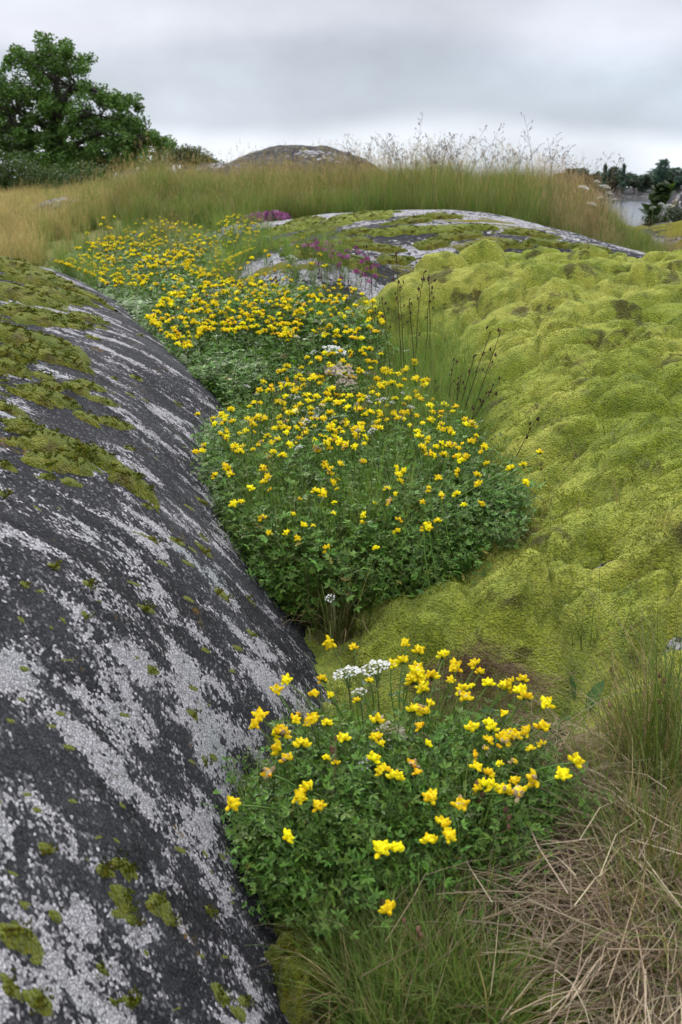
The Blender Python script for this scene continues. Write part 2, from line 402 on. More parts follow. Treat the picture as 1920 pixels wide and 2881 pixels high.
GR = granite_mat('bare_granite', R_(-20), thr=.38, cell=120)
GF = granite_mat('far_granite', R_(10), thr=.60, cell=14, white=.8, mossy=.42, scale=.8)
GO = granite_mat('moss_capped_rock', R_(10), thr=.56, cell=60, white=.6, mossy=.56, scale=2.0)
MO_R = moss_mat('yellow_green_moss', (.27, .32, .025), (.48, .47, .075), (.115, .165, .012), brown=.07, bump=.009)
MO_L = moss_mat('olive_moss', (.100, .125, .011), (.185, .170, .014), (.060, .085, .007), brown=.06, sc_=3)
MO_M = moss_mat('bright_moss', (.13, .16, .015), (.22, .23, .025), (.09, .13, .012), brown=.04, sc_=2)
FOL = plant_mat('trefoil_leaf', rough=.48, spec=.35, trans=.22)
STEM = plant_mat('plant_stem', rough=.6, trans=.0, var=.15)
PET = plant_mat('petal', rough=.65, spec=.15, trans=.3, var=.08, tr_tint=(1.1, 1.0, .4))
WHI = plant_mat('white_petal', rough=.7, spec=.15, trans=.25, var=.08, tr_tint=(1, 1, 1))
GRS = plant_mat('grass_blade', rough=.6, spec=.25, trans=.3, var=.22)
DRY = plant_mat('dry_stalk', rough=.75, spec=.15, trans=.15, var=.15, tr_tint=(1, .9, .7))
MSH = plant_mat('moss_shoot', rough=.8, spec=.1, trans=.0, var=.2)
TLF = plant_mat('tree_leaf', rough=.55, spec=.3, trans=.2, var=.25)
BARK = plant_mat('bark', rough=.9, trans=0, var=.1)

def ground_mat():
    m, nt, out = new_mat('soil_and_litter'); T = NT(nt)
    g = T.n('ShaderNodeTexCoord').outputs['Object']
    sep = T.n('ShaderNodeSeparateXYZ', {0: g})
    n1 = T.noise(g, 5, 7, .65); n2 = T.noise(g, 70, 5, .7); n3 = T.noise(g, 1.7, 4)
    near = T.mix(T.step(n2, .35, .7), (.020, .015, .009), (.10, .075, .045))
    near = T.mix(T.step(n1, .42, .50), near, T.mix(n2, (.06, .085, .010), (.20, .21, .025)))
    far = T.mix(T.step(n3, .35, .65), (.10, .13, .03), (.24, .20, .08))
    col = T.mix(T.step(sep.outputs[1], 5.0, 7.0), near, far)
    bp = T.n('ShaderNodeBump', {'Strength': 1.0, 'Distance': .01, 'Height': n2})
    p = T.n('ShaderNodeBsdfPrincipled', {'Base Color': col, 'Roughness': .95, 'Specular IOR Level': .1, 'Normal': bp.outputs[0]})
    nt.links.new(p.outputs[0], out.inputs[0]); return m
def water_mat():
    m, nt, out = new_mat('grey_sea'); T = NT(nt)
    g = T.n('ShaderNodeTexCoord').outputs['Object']
    bp = T.n('ShaderNodeBump', {'Strength': .5, 'Distance': .25, 'Height': T.noise(g, .5, 5, .6)})
    p = T.n('ShaderNodeBsdfPrincipled', {'Base Color': (.03, .04, .045, 1), 'Roughness': .16, 'IOR': 1.33, 'Normal': bp.outputs[0]})
    nt.links.new(p.outputs[0], out.inputs[0]); return m

# ------------------------------------------------------------------ large structure
def ground():
    r = np.concatenate([np.geomspace(.25, 12, 230), np.geomspace(12.4, 6000, 90)])
    a = np.concatenate([np.linspace(-180, -60, 30)[:-1], np.linspace(-60, 60, 260), np.linspace(60, 180, 30)[1:]])
    A, Rr = np.meshgrid(np.radians(a), r)
    X = Rr*np.sin(A); Y = Rr*np.cos(A)
    Z = gz(X, Y); Z = np.where(Rr > 500, np.minimum(Z, -5), Z)
    V = np.stack([X, Y, Z], -1).reshape(-1, 3)
    mb = MB(); mb.add(V, grid_faces(len(r), len(a))[:, ::-1], (.2, .2, .2))
    # centre fan
    n = len(a); cen = np.array([[0, 0, float(gz(0., 0.))]])
    ring = V[:n]
    mb.add(np.concatenate([ring, cen]), np.array([[i, n, i+1] for i in range(n-1)]), (.2, .2, .2))
    o = mb.obj('ground', ground_mat()); tag(o, 'mossy soil and grassy slope between the smooth granite humps', kind='structure')
ground()
def sheet(name, fn, x0, x1, y0, y1, nx, ny, mat, keep=None, pw=1.6):
    t = np.linspace(0, 1, ny); ys = y0+(y1-y0)*t**pw
    xs = np.linspace(x0, x1, nx)
    X, Y = np.meshgrid(xs, ys); Z = fn(X, Y)
    V = np.stack([X, Y, Z], -1).reshape(-1, 3)
    f = grid_faces(ny, nx, keep(X, Y, Z) if keep is not None else None)
    V, f, _ = compact(V, f)
    mb = MB(); mb.add(V, f, (.3, .3, .3)); return mb.obj(name, mat)
o = sheet('granite_outcrop', lz, -3.4, .5, -.5, 5.9, 330, 420, GL, lambda X, Y, Z: Z > gz(X, Y)-.08)
tag(o, 'smooth sloping granite outcrop streaked with white lichen and black crust, filling the left side', 'rock')
o = sheet('granite_outcrop', mz, -1.3, 2.5, 3.5, 7.3, 260, 240, GM, lambda X, Y, Z: Z > gz(X, Y)-.1, 1.0)
tag(o, 'low rounded granite hump with flaky pale lichen, in front of the tall grass ridge', 'rock')
o = sheet('granite_outcrop', rz, -.2, 2.8, .3, 5.9, 160, 260, GR, lambda X, Y, Z: Z > gz(X, Y)-.1, 1.3)
tag(o, 'granite dome almost wholly hidden under a thick yellow-green moss carpet', 'rock')
o = sheet('moss_carpet', mossz, -.2, 2.8, .5, 5.7, 520, 760, MO_R, lambda X, Y, Z: (Z > gz(X, Y)-.04) & (moss_t(X, Y) > -.012), 1.35)
tag(o, 'thick yellow-green moss carpet swelling in cushions over the right hand dome', kind='stuff')
# sea, far shore
mb = MB(); mb.add([[-6000, 60, -2.5], [6000, 60, -2.5], [6000, 9000, -2.5], [-6000, 9000, -2.5]], [[0, 1, 2, 3]], (.1, .1, .1))
tag(mb.obj('water', water_mat()), 'strip of grey water before the wooded shore', kind='structure')
def island():
    th = np.linspace(0, 2*math.pi, 60, endpoint=False); rr = np.linspace(0, 1, 14)
    T_, Q = np.meshgrid(th, rr)
    ed = 1+.12*np.sin(3*T_+1)+.06*np.sin(7*T_)
    X = 150+Q*ed*np.cos(T_)*150; Y = 400+Q*ed*np.sin(T_)*72
    Z = -4+5.0*(1-Q**3)+1.0*fbm(X*.05, Y*.05, 8)
    V = np.stack([X, Y, Z], -1).reshape(-1, 3)
    i = np.arange(13)[:, None]*60; j = np.arange(60)[None]; k = (j+1) % 60
    f = np.stack([i+j, i+k, i+60+k, i+60+j], -1).reshape(-1, 4)
    mb = MB(); mb.add(V, f, (.2, .2, .2)); return mb.obj('far_shore', GF)
tag(island(), 'low rocky shore under the far woods across the water', kind='structure')
# distant woods: every tree on the skyline is a thing, the mass behind it one wood
def conifer_mesh(seed, h, w, n, cols, pine=False, trunk=True):
    r = np.random.default_rng(seed); c = MB(); t = MB()
    for i in range(n):
        q = r.random()**.8
        z = h*(.14+.86*q) if not pine else h*(.45+.55*r.random())
        rad = w*(1-q)**.8*(.5+.5*r.random()) if not pine else w*math.sqrt(max(.02, 1-((z/h-.75)/.28)**2))*(.35+.65*r.random())
        a = r.random()*6.28; s = h*.045*(.6+r.random())
        p = np.array([rad*math.cos(a), rad*math.sin(a), z])
        n3 = r.normal(0, 1, (3, 3)); n3[:, 2] *= .5
        v = p+n3*s; c.add(v, [[0, 1, 2]], np.array(cols[i % len(cols)])*(.7+.6*r.random()))
    tube(t, [[0, 0, -.3], [0.02*h, 0, h*.5], [0, 0, h*.95]], [h*.022, h*.015, h*.004], 5, (.09, .06, .045))
    return c, t
def tree_thing(name, label, cat, loc, crown, trunk, group=None, rz_=0):
    e = bpy.data.objects.new(name, None); C.objects.link(e); e.location = loc; e.rotation_euler = (0, 0, rz_); e.empty_display_size = .2
    tag(e, label, cat, group)
    link('crown', crown, e); link('trunk', trunk, e)
    return e
far_c = [(.06, .115, .085), (.075, .135, .09), (.05, .10, .08)]  # crown greens shifted to blue: distance haze put into the leaf colour
pc, ptk = conifer_mesh(1, 8.5, 2.6, 700, far_c, pine=True); PINEc = pc.mesh('pine_crown', TLF, False); PINEt = ptk.mesh('pine_trunk', BARK)
pc, ptk = conifer_mesh(2, 8, 1.5, 700, far_c); SPRc = pc.mesh('spruce_crown', TLF, False); SPRt = ptk.mesh('spruce_trunk', BARK)
pc, ptk = conifer_mesh(3, 6.5, 2.7, 800, [(.045, .075, .035), (.035, .06, .03)], pine=True); BUSc = pc.mesh('broadleaf_crown', TLF, False)
GRPF = 'trees in the far woods across the water'
rf = np.random.default_rng(5)
for i in range(110):
    u = 1560+i*4.4+rf.uniform(-4, 4); y = 345+rf.uniform(0, 55)
    p = pt(u, 520, y); k = rf.integers(0, 4)
    me, mt, nm, kind_ = [(PINEc, PINEt, 'pine_tree', 'pine'), (BUSc, PINEt, 'broadleaf_tree', 'broadleaf tree'), (SPRc, SPRt, 'spruce_tree', 'spruce'), (BUSc, PINEt, 'broadleaf_tree', 'broadleaf tree')][k]
    e = tree_thing(nm, 'dark blue-green %s in the far woods across the water' % kind_, 'tree', (p[0], y, -.6), me, mt, GRPF, rf.uniform(0, 6))
    s_ = rf.uniform(.62, 1.0); e.scale = (s_*1.15, s_*1.15, s_)
for u, hh, me, mt, nm, lb in ((1862, 1.22, PINEc, PINEt, 'pine_tree', 'tallest thin pine on the far skyline, near the right edge'), (1752, 1.12, SPRc, SPRt, 'spruce_tree', 'pointed spruce rising over the far woods, left of the tall pine'),
                             (1700, 1.1, SPRc, SPRt, 'spruce_tree', 'pointed spruce at the thin left end of the far woods')):
    p = pt(u, 520, 340); e = tree_thing(nm, lb, 'tree', (p[0], 340, -.6), me, mt); e.scale = (.8, .8, hh)
# near pine and pale rock at the right edge
pc, ptk = conifer_mesh(9, 3.1, .75, 2600, [(.035, .06, .018), (.05, .085, .022), (.022, .04, .015)])
p = pt(1862, 560, 42); tree_thing('spruce_tree', 'young bushy spruce at the right edge, in front of the water', 'tree', (p[0], 42, -2.0), pc.mesh('young_spruce_crown', TLF, False), ptk.mesh('young_spruce_trunk', BARK))

def hump(name, label, u, vtop, y, hw, hd, hgt, mat, seed, base=.3, n=44, moss=None, kind=None, pw=1.0):
    """a rounded rock: half width hw, half depth hd, top seen at u, vtop"""
    p = pt(u, vtop, y); z0 = p[2]-hgt
    g = np.linspace(-1, 1, n); X, Y = np.meshgrid(g, g); q = np.sqrt(X**2+Y**2)
    th = np.clip(1-q**2, 0, 1)**(.55*pw)
    wx = X*hw+p[0]; wy = Y*hd+y
    Z = z0+hgt*th*(.86+.28*(fbm(wx*2.2/hw, wy*2.2/hd, seed)))+.05*hgt*fbm(wx*9/hw, wy*9/hd, seed+1)-base*(q > 1)*(q-1)*3
    V = np.stack([wx, wy, Z], -1).reshape(-1, 3)
    f = grid_faces(n, n, (q < 1.08)); V, f, _ = compact(V, f)
    mb = MB(); mb.add(V, f, (.3, .3, .3)); o = mb.obj(name, mat)
    tag(o, label, 'rock'); return o, lambda x, y_: z0+hgt*np.clip(1-((x-p[0])/hw)**2-((y_-y)/hd)**2, 0, 1)**(.55*pw)
hump('rocky_hump', 'grey rocky hump with dark lichen on the skyline above the grass ridge', 845, 410, 24, 2.35, 3.0, .95, GF, 71, base=1.5, n=80, pw=1.5)
hump('rocky_hump', 'small pale rock rising out of the meadow, left of the skyline hump', 610, 457, 21, 1.0, 1.4, .5, GF, 75, base=1)
hump('rocky_hump', 'low grey rock slab beside the oak, almost hidden by the meadow', 420, 476, 27, 1.2, 1.6, .7, GF, 76, base=1)
hump('boulder', 'pinkish grey rock slope at the right edge above the water', 1965, 535, 26, 1.05, 2.0, 1.8, GF, 77, base=1)
hump('boulder', 'rock with a thick orange-olive moss cap among pink grasses at the right edge', 1890, 622, 8.6, .62, .8, .6, GO, 78, base=.5)
hump('boulder', 'flat rock with yellow moss peeping out of the golden meadow on the left', 205, 560, 11.5, .62, .5, .35, GM, 79, base=.3)

# ------------------------------------------------------------------ the oak on the left
def oak():
    Y0 = 42.0
    base = pt(200, 545, Y0); base[2] = float(gz(base[0], Y0))-.1
    S = Y0/cp/F_PX*.985
    r = np.random.default_rng(21)
    def W(u, v, dy=0.0):
        q = pt(u, v, Y0); return np.array([q[0], Y0+dy, q[2]])
    e = bpy.data.objects.new('oak_tree', None); C.objects.link(e); tag(e, 'big dark green oak with sky showing through its crown, at the left edge', 'tree')
    tr = MB(); limbs = []
    trunk = np.array([base, W(185, 500), W(165, 430), W(158, 370), W(152, 300), W(160, 230), W(170, 165)])
    trunk += np.column_stack([np.zeros(7), r.normal(0, .12, 7), np.zeros(7)])
    tube(tr, trunk, [.36, .30, .25, .19, .13, .08, .03], 8, (.045, .038, .03)); tr.obj('trunk', BARK, e)
    tips = []
    # crown envelope in the picture plane (left half continues outside the frame)
    env = [(-260, 420), (-230, 300), (-160, 215), (-60, 185), (15, 170), (70, 182), (100, 122), (165, 120), (235, 145), (268, 180), (270, 235), (325, 235), (355, 245), (395, 300), (405, 350), (440, 385), (495, 400), (470, 430), (400, 445), (390, 470), (250, 490), (120, 480), (40, 440), (-80, 450), (-200, 455)]
    E = np.array(env, float)
    def inside(x, y):
        c = False; j = len(E)-1
        for i in range(len(E)):
            if (E[i, 1] > y) != (E[j, 1] > y) and x < (E[j, 0]-E[i, 0])*(y-E[i, 1])/(E[j, 1]-E[i, 1])+E[i, 0]: c = not c
            j = i
        return c
    # limbs: main arms then twigs towards random places inside the envelope
    arms = [(165, 430, 60, 330), (163, 410, 300, 330), (160, 380, -60, 300), (158, 370, 230, 250), (155, 330, 80, 210), (160, 260, 200, 160), (170, 440, 380, 400), (165, 440, 20, 400), (155, 300, 320, 270), (160, 400, -140, 360), (172, 450, 250, 460), (158, 350, 20, 250)]
    nodes = [np.array(trunk[3:])]
    for k, (u0, v0, u1, v1) in enumerate(arms):
        dy = r.uniform(-1.8, 1.8)
        a = W(u0, v0); b = W(u1, v1, dy); n = 7
        P = np.array([a+(b-a)*t+np.array([0, 0, .45*math.sin(t*math.pi)])*(1 if v1 < v0 else .6)+r.normal(0, .07, 3) for t in np.linspace(0, 1, n)]); P[0] = a
        m = MB(); tube(m, P, np.linspace(.13, .035, n), 6, (.045, .038, .03)); m.obj('limb', BARK, e); nodes.append(P[1:])
    nodes = np.concatenate(nodes)
    lv = MB(); tw = MB(); cents = []
    tries = 0
    while len(cents) < 560 and tries < 20000:
        tries += 1
        u, v = r.uniform(-265, 500), r.uniform(115, 490)
        if not inside(u, v): continue
        # holes through the crown where the photograph's sky shows
        if fbm(np.array(u/26.), np.array(v/20.), 91, 2) < .50 and 180 < v < 440: continue
        half = 2.4*math.sqrt(max(.08, 1-((u-130)/360)**2))
        c = W(u, v, r.uniform(-half, half))
        if cents and min(np.linalg.norm((np.array(cents)-c)*[1, .8, 1], axis=1)) < .22: continue
        cents.append(c)
    for c in cents:
        d = np.linalg.norm(nodes-c, axis=1); a = nodes[d.argmin()]
        mid = (a+c)/2+r.normal(0, .08, 3); tube(tw, [a, mid, c], [.03, .018, .008], 4, (.04, .033, .025))
        n = r.integers(80, 150); R0 = r.uniform(.22, .40)
        P = r.normal(0, 1, (n, 3)); P /= np.linalg.norm(P, axis=1, keepdims=True); P *= (r.random((n, 1))**.45)*R0*np.array([1.0, 1, .95])
        P = P+c
        ax = r.normal(0, 1, (n, 3)); ax[:, 2] = np.abs(ax[:, 2])*.6; ax /= np.linalg.norm(ax, axis=1, keepdims=True)
        bx = np.cross(ax, r.normal(0, 1, (n, 3))); bx /= np.linalg.norm(bx, axis=1, keepdims=True)
        s1 = r.uniform(.05, .085, (n, 1)); s2 = s1*.55
        V = np.stack([P-ax*s1, P+bx*s2, P+ax*s1, P-bx*s2], 1).reshape(-1, 3)
        f = np.arange(n*4).reshape(-1, 4)
        br = r.uniform(.8, 1.25); base_c = np.array([.075, .135, .026])*br
        cc = np.repeat(base_c*r.uniform(.6, 1.5, (n, 1)), 4, 0); lv.add(V, f, cc)
    tw.obj('twigs', BARK, e); o = lv.obj('crown', TLF, e, smooth=False)
oak()
def bush(name, label, u0, u1, vt, vb, y, depth, n, cols, leaf=.03, seed=1, cat='bush', group=None):
    r = np.random.default_rng(seed); a = pt(u0, vb, y); b = pt(u1, vt, y)
    cx = (a[0]+b[0])/2; hw = (b[0]-a[0])/2; z0 = a[2]; h = b[2]-a[2]
    e = bpy.data.objects.new(name, None); C.objects.link(e); e.location = (cx, y, z0); tag(e, label, cat, group)
    m = MB(); st = MB()
    nl = max(8, int(n/130)); L_ = []
    for i in range(nl):
        q = r.uniform(-1, 1); zz = h*math.sqrt(max(.15, 1-q*q))*r.uniform(.12, .88); L_.append((q*hw*.9, r.uniform(-depth, depth), zz, r.uniform(.22, .40)*h))
        tube(st, [[q*hw*.4, 0, -.1], [q*hw*.6, L_[-1][1]*.5, zz*.5], [L_[-1][0], L_[-1][1], zz]], [leaf*.5, leaf*.4, leaf*.2], 4, (.06, .045, .03))
    k = r.integers(0, nl, n); Lc = np.array(L_)[k]
    P = r.normal(0, 1, (n, 3)); P /= np.linalg.norm(P, axis=1, keepdims=True); P *= r.random((n, 1))**.4*Lc[:, 3:4]*np.array([1.5, 1.2, 1])
    P = P+Lc[:, :3]; P[:, 2] = np.maximum(P[:, 2], 0)
    ax = r.normal(0, 1, (n, 3)); ax[:, 2] = np.abs(ax[:, 2]); ax /= np.linalg.norm(ax, axis=1, keepdims=True)
    bx = np.cross(ax, r.normal(0, 1, (n, 3))); bx /= np.linalg.norm(bx, axis=1, keepdims=True)
    s1 = r.uniform(.9, 1.6, (n, 1))*leaf
    V = np.stack([P-ax*s1, P+bx*s1*.5, P+ax*s1, P-bx*s1*.5], 1).reshape(-1, 3)
    cc = np.repeat(np.array(cols)[k % len(cols)]*r.uniform(.65, 1.4, (n, 1)), 4, 0)
    m.add(V, np.arange(n*4).reshape(-1, 4), cc); m.obj('foliage', TLF, e, False); st.obj('stem', BARK, e)
bush('bush', 'dark green bush under the left side of the oak', -150, 200, 436, 560, 30, .7, 15000, [(.05, .09, .02), (.06, .105, .022)], .035, 3)
bush('bush', 'low bush reaching out of the meadow in front of the oak trunk', 90, 330, 462, 545, 33, .6, 8000, [(.05, .09, .02), (.06, .10, .024)], .035, 4)
bush('juniper_bush', 'low juniper on the skyline between the oak and the rocky hump', 425, 625, 416, 480, 21, .45, 8000, [(.055, .075, .022), (.075, .10, .028)], .018, 5)
bush('bush', 'dark bush in the hollow below the young spruce at the right edge', 1830, 1990, 585, 640, 24, .5, 3500, [(.03, .05, .02), (.04, .06, .02)], .025, 6)

# ------------------------------------------------------------------ scattered ground cover (geometry nodes, real instances)
def make_scatter_group(col):
    ng = bpy.data.node_groups.new('scatter', 'GeometryNodeTree')
    ng.interface.new_socket('Geometry', in_out='INPUT', socket_type='NodeSocketGeometry')
    ng.interface.new_socket('Geometry', in_out='OUTPUT', socket_type='NodeSocketGeometry')
    N = ng.nodes; L = ng.links
    i = N.new('NodeGroupInput'); o = N.new('NodeGroupOutput')
    ci = N.new('GeometryNodeCollectionInfo'); ci.inputs['Collection'].default_value = col; ci.inputs['Separate Children'].default_value = True
    ci.inputs['Reset Children'].default_value = True
    ip = N.new('GeometryNodeInstanceOnPoints'); ip.inputs['Pick Instance'].default_value = True
    def attr(nm, t):
        a = N.new('GeometryNodeInputNamedAttribute'); a.data_type = t; a.inputs['Name'].default_value = nm; return a.outputs['Attribute']
    L.new(i.outputs[0], ip.inputs['Points']); L.new(ci.outputs[0], ip.inputs['Instance'])
    L.new(attr('idx', 'INT'), ip.inputs['Instance Index'])
    er = N.new('FunctionNodeEulerToRotation'); L.new(attr('rot', 'FLOAT_VECTOR'), er.inputs[0]); L.new(er.outputs[0], ip.inputs['Rotation'])
    L.new(attr('scl', 'FLOAT_VECTOR'), ip.inputs['Scale'])
    L.new(ip.outputs[0], o.inputs[0])
    return ng
def proto_set(name, meshes):
    col = bpy.data.collections.new(name)
    for k, me in enumerate(meshes):
        ob = bpy.data.objects.new('%s_%02d' % (name, k), me); col.objects.link(ob)
    return make_scatter_group(col), len(meshes)
def scatter(name, label, protos, P, rot, scl, idx=None, kind='stuff', parent=None):
    ng, n = protos; P = np.asarray(P, float); k = len(P)
    me = bpy.data.meshes.new(name); me.vertices.add(k); me.vertices.foreach_set('co', P.astype(np.float32).ravel())
    a = me.attributes.new('rot', 'FLOAT_VECTOR', 'POINT'); a.data.foreach_set('vector', np.asarray(rot, np.float32).ravel())
    scl = np.asarray(scl, float); scl = np.repeat(scl[:, None], 3, 1) if scl.ndim == 1 else scl
    a = me.attributes.new('scl', 'FLOAT_VECTOR', 'POINT'); a.data.foreach_set('vector', scl.astype(np.float32).ravel())
    idx = rng.integers(0, n, k) if idx is None else idx
    a = me.attributes.new('idx', 'INT', 'POINT'); a.data.foreach_set('value', np.asarray(idx, np.int32))
    o = bpy.data.objects.new(name, me); C.objects.link(o)
    m = o.modifiers.new('scatter', 'NODES'); m.node_group = ng
    if parent is not None: o.parent = parent
    tag(o, label, kind=kind); return o
def frame_rot(n):
    """euler angles that stand an instance up along n with a random spin"""
    n = n/np.linalg.norm(n, axis=1, keepdims=True); k = len(n)
    t = rng.normal(0, 1, (k, 3)); t -= n*(t*n).sum(1, keepdims=True); t /= np.linalg.norm(t, axis=1, keepdims=True); b = np.cross(n, t)
    # columns of the matrix: t, b, n
    return np.column_stack([np.arctan2(b[:, 2], n[:, 2]), -np.arcsin(np.clip(t[:, 2], -1, 1)), np.arctan2(t[:, 1], t[:, 0])])
def normal_rot(fn, x, y, e=.01):
    nx = -(fn(x+e, y)-fn(x-e, y))/(2*e); ny = -(fn(x, y+e)-fn(x, y-e))/(2*e)
    return frame_rot(np.column_stack([nx, ny, np.ones_like(nx)])+rng.normal(0, .12, (len(nx), 3)))
def lean_rot(k, amt): return frame_rot(np.column_stack([rng.normal(0, amt, (k, 2)), np.ones(k)]))
def poly_mask(poly, U, V):
    P = np.array(poly, float)*K; c = np.zeros(U.shape, bool); j = len(P)-1
    for i in range(len(P)):
        with np.errstate(divide='ignore', invalid='ignore'):
            h = ((P[i, 1] > V) != (P[j, 1] > V)) & (U < (P[j, 0]-P[i, 0])*(V-P[i, 1])/(P[j, 1]-P[i, 1])+P[i, 0])
        c ^= h; j = i
    return c
def in_poly(poly, n, r=rng):
    P = np.array(poly, float)*K; lo = P.min(0); hi = P.max(0); out = []; tot = 0
    while tot < n:
        U = r.uniform(lo[0], hi[0], n*2); V = r.uniform(lo[1], hi[1], n*2); k = poly_mask(poly, U, V)
        out.append(np.column_stack([U[k], V[k]])); tot += k.sum()
    return np.concatenate(out)[:n]
def ptv(U, V, Y):
    a = (U-960)/F_PX; b = -(V-1440.5)/F_PX; dy = cp+b*sp_; dz = -sp_+b*cp; t = Y/dy
    return np.column_stack([a*t, Y, 1.0+dz*t])
def top(x, y):
    """whatever surface is uppermost"""
    return np.maximum(np.maximum(gz(x, y), lz(x, y)), np.maximum(rz(x, y), mz(x, y)))
CAN1 = ([1780, 1850, 2000, 2200, 2400, 2560, 2700], [1.66, 1.58, 1.36, 1.22, 1.15, 1.12, 1.1])
CAN2 = ([560, 640, 700, 720, 850, 1000, 1150, 1250, 1400, 1550, 1780], [7.4, 6.3, 5.6, 5.2, 3.8, 3.2, 2.75, 2.35, 2.10, 2.0, 2.03])
def cany(V, first): return np.interp(V, *(CAN1 if first else CAN2))

# ---- moss shoots on the carpet
def shoot_proto(seed, c1, c2, n=60, R0=.022, h=.007):
    r = np.random.default_rng(seed); mb = MB()
    q = np.sqrt(r.random(n))*R0; a = r.random(n)*6.283
    B = np.column_stack([q*np.cos(a), q*np.sin(a), np.full(n, -.003)])
    for k in range(3):
        az = r.random(n)*6.283; H = h*r.uniform(.6, 1.25, n)*(1 if k == 0 else .7)
        d = np.stack([np.cos(az), np.sin(az), np.zeros(n)], -1); s = np.stack([-np.sin(az), np.cos(az), np.zeros(n)], -1)*.0013
        tipp = B+d*(H*r.uniform(.05, .5, n))[:, None]+np.array([0, 0, 1])*H[:, None]
        V = np.stack([B-s, B+s, tipp], 1).reshape(-1, 3)
        t = r.random((n, 1))
        cb = np.array(c1)*(.6+.5*t); ct = np.array(c2)*(.7+.5*t)
        mb.add(V, np.arange(n*3).reshape(-1, 3), np.stack([cb, cb, ct], 1).reshape(-1, 3))
    return mb.mesh('moss_tuft', MSH, False)
MP = proto_set('moss_tufts', [shoot_proto(40+i, (.24, .27, .030), c, 34, .022, .0042) for i, c in enumerate([(.38, .41, .06), (.46, .47, .10), (.30, .36, .04), (.42, .40, .08)])])
def moss_points(spacing, x0, x1, y0, y1, fn, ok):
    nx = int((x1-x0)/spacing); ny = int((y1-y0)/spacing)
    X, Y = np.meshgrid(np.linspace(x0, x1, nx), np.linspace(y0, y1, ny))
    X = (X+rng.uniform(-.5, .5, X.shape)*spacing).ravel(); Y = (Y+rng.uniform(-.5, .5, Y.shape)*spacing).ravel()
    k = ok(X, Y); return X[k], Y[k]
def okm(X, Y):
    k = (np.abs(X/np.maximum(Y, .3)) < .46)
    z = mossz(X, Y); return k & (moss_t(X, Y) > .003) & (z > gz(X, Y)-.01) & (z > mz(X, Y)) & (z > lz(X, Y))
for (sp_c, y0, y1, s) in ((.020, 1.1, 2.2, 1.0), (.030, 2.2, 3.3, 1.0)):
    X, Y = moss_points(sp_c, -.05, 2.3, y0, y1, mossz, okm)
    rt = normal_rot(mossz, X, Y, .012)
    scatter('moss_tufts', 'fine pale moss shoots covering the moss carpet', MP, np.column_stack([X, Y, mossz(X, Y)]), rt, s*rng.uniform(.75, 1.3, len(X)))

# ---- moss cushions on bare rock: every patch is a thing
LSH = proto_set('olive_moss_tufts', [shoot_proto(60+i, (.05, .06, .006), c, 40, .012, .0045) for i, c in enumerate([(.21, .215, .016), (.15, .18, .013), (.22, .18, .015)])])
def hit(fn, u, v, lo=.5, hi=8):
    ys = np.linspace(lo, hi, 1500)
    a = (u-960)/F_PX; b = -(v-1440.5)/F_PX; dy = cp+b*sp_; dz = -sp_+b*cp; t = ys/dy
    k = np.nonzero(1+dz*t < fn(a*t, ys))[0]
    return None if not len(k) else (float(a*t[k[0]]), float(ys[k[0]]))
def patch_axes(fn, q, u, v, a, b, lo):
    """world half-axes and heading of a patch that spans a by b pixels of the photograph"""
    q2 = hit(fn, u+a, v, lo) or hit(fn, u-a, v, lo); px = math.hypot(*q)/F_PX
    d = (q2[0]-q[0], q2[1]-q[1]) if q2 else (a*px, 0)
    if d[0] < 0: d = (-d[0], -d[1])
    ax = float(np.clip(math.hypot(*d), a*px*.8, a*px*2.2)); ang = float(np.clip(math.atan2(d[1], d[0]), -.2, 1.1))
    q3 = hit(fn, u, v-b, lo); by = math.hypot(q3[0]-q[0], q3[1]-q[1]) if q3 else b*px*2
    return ax*.72, float(np.clip(by*.62, b*px, max(ax*.6, b*px*1.8))), ang
cush_pts = []
def cushion(fn, x, y, a, b, h, seed, ang=0, name='moss_cushion', label=None, group=None, mat=None):
    n = 34 if a > .04 else 15
    g = np.linspace(-1.35, 1.35, n); X, Y = np.meshgrid(g, g)
    xr = x+X*a*math.cos(ang)-Y*b*math.sin(ang); yr = y+X*a*math.sin(ang)+Y*b*math.cos(ang)
    s = 1/max(a, .03)
    d = np.sqrt(X**2+Y**2)+1.5*(fbm(xr*s*2.2, yr*s*3.0, seed, 4, .65)-.5)
    t = h*np.clip(1-d**2, -1, 1)
    t = np.where(t > 0, np.sqrt(np.maximum(t*h, 0))*.9+.1*t, t*.5)+h*.30*(fbm(xr*45, yr*45, seed+3, 2)-.5)*(t > 0)
    Z = fn(xr, yr)+t
    V = np.stack([xr-x, yr-y, Z-float(fn(x, y))], -1).reshape(-1, 3)
    f = grid_faces(n, n, t > -.002)
    if not len(f): return None
    V, f, _ = compact(V, f); mb = MB(); mb.add(V, f, (.3, .3, .3))
    o = mb.obj(name, mat or MO_L, loc=(x, y, float(fn(x, y)))); tag(o, label, 'moss', group)
    m = max(3, int(a*b*9000*(1 if y < 3 else .4))); q = np.sqrt(rng.random(m)); th = rng.random(m)*6.283
    Xq = q*np.cos(th); Yq = q*np.sin(th)
    xs = x+Xq*a*math.cos(ang)-Yq*b*math.sin(ang); ys = y+Xq*a*math.sin(ang)+Yq*b*math.cos(ang)
    dd = q+1.5*(fbm(xs*s*2.2, ys*s*3.0, seed, 4, .65)-.5); tt = h*np.clip(1-dd**2, -1, 1); k = tt > .001
    zz = fn(xs, ys)+np.sqrt(np.maximum(tt*h, 0))*.9+.1*tt
    if k.any(): cush_pts.append(np.column_stack([xs, ys, zz, np.full(len(xs), 1 if y < 3 else 1.2)])[k])
    return o
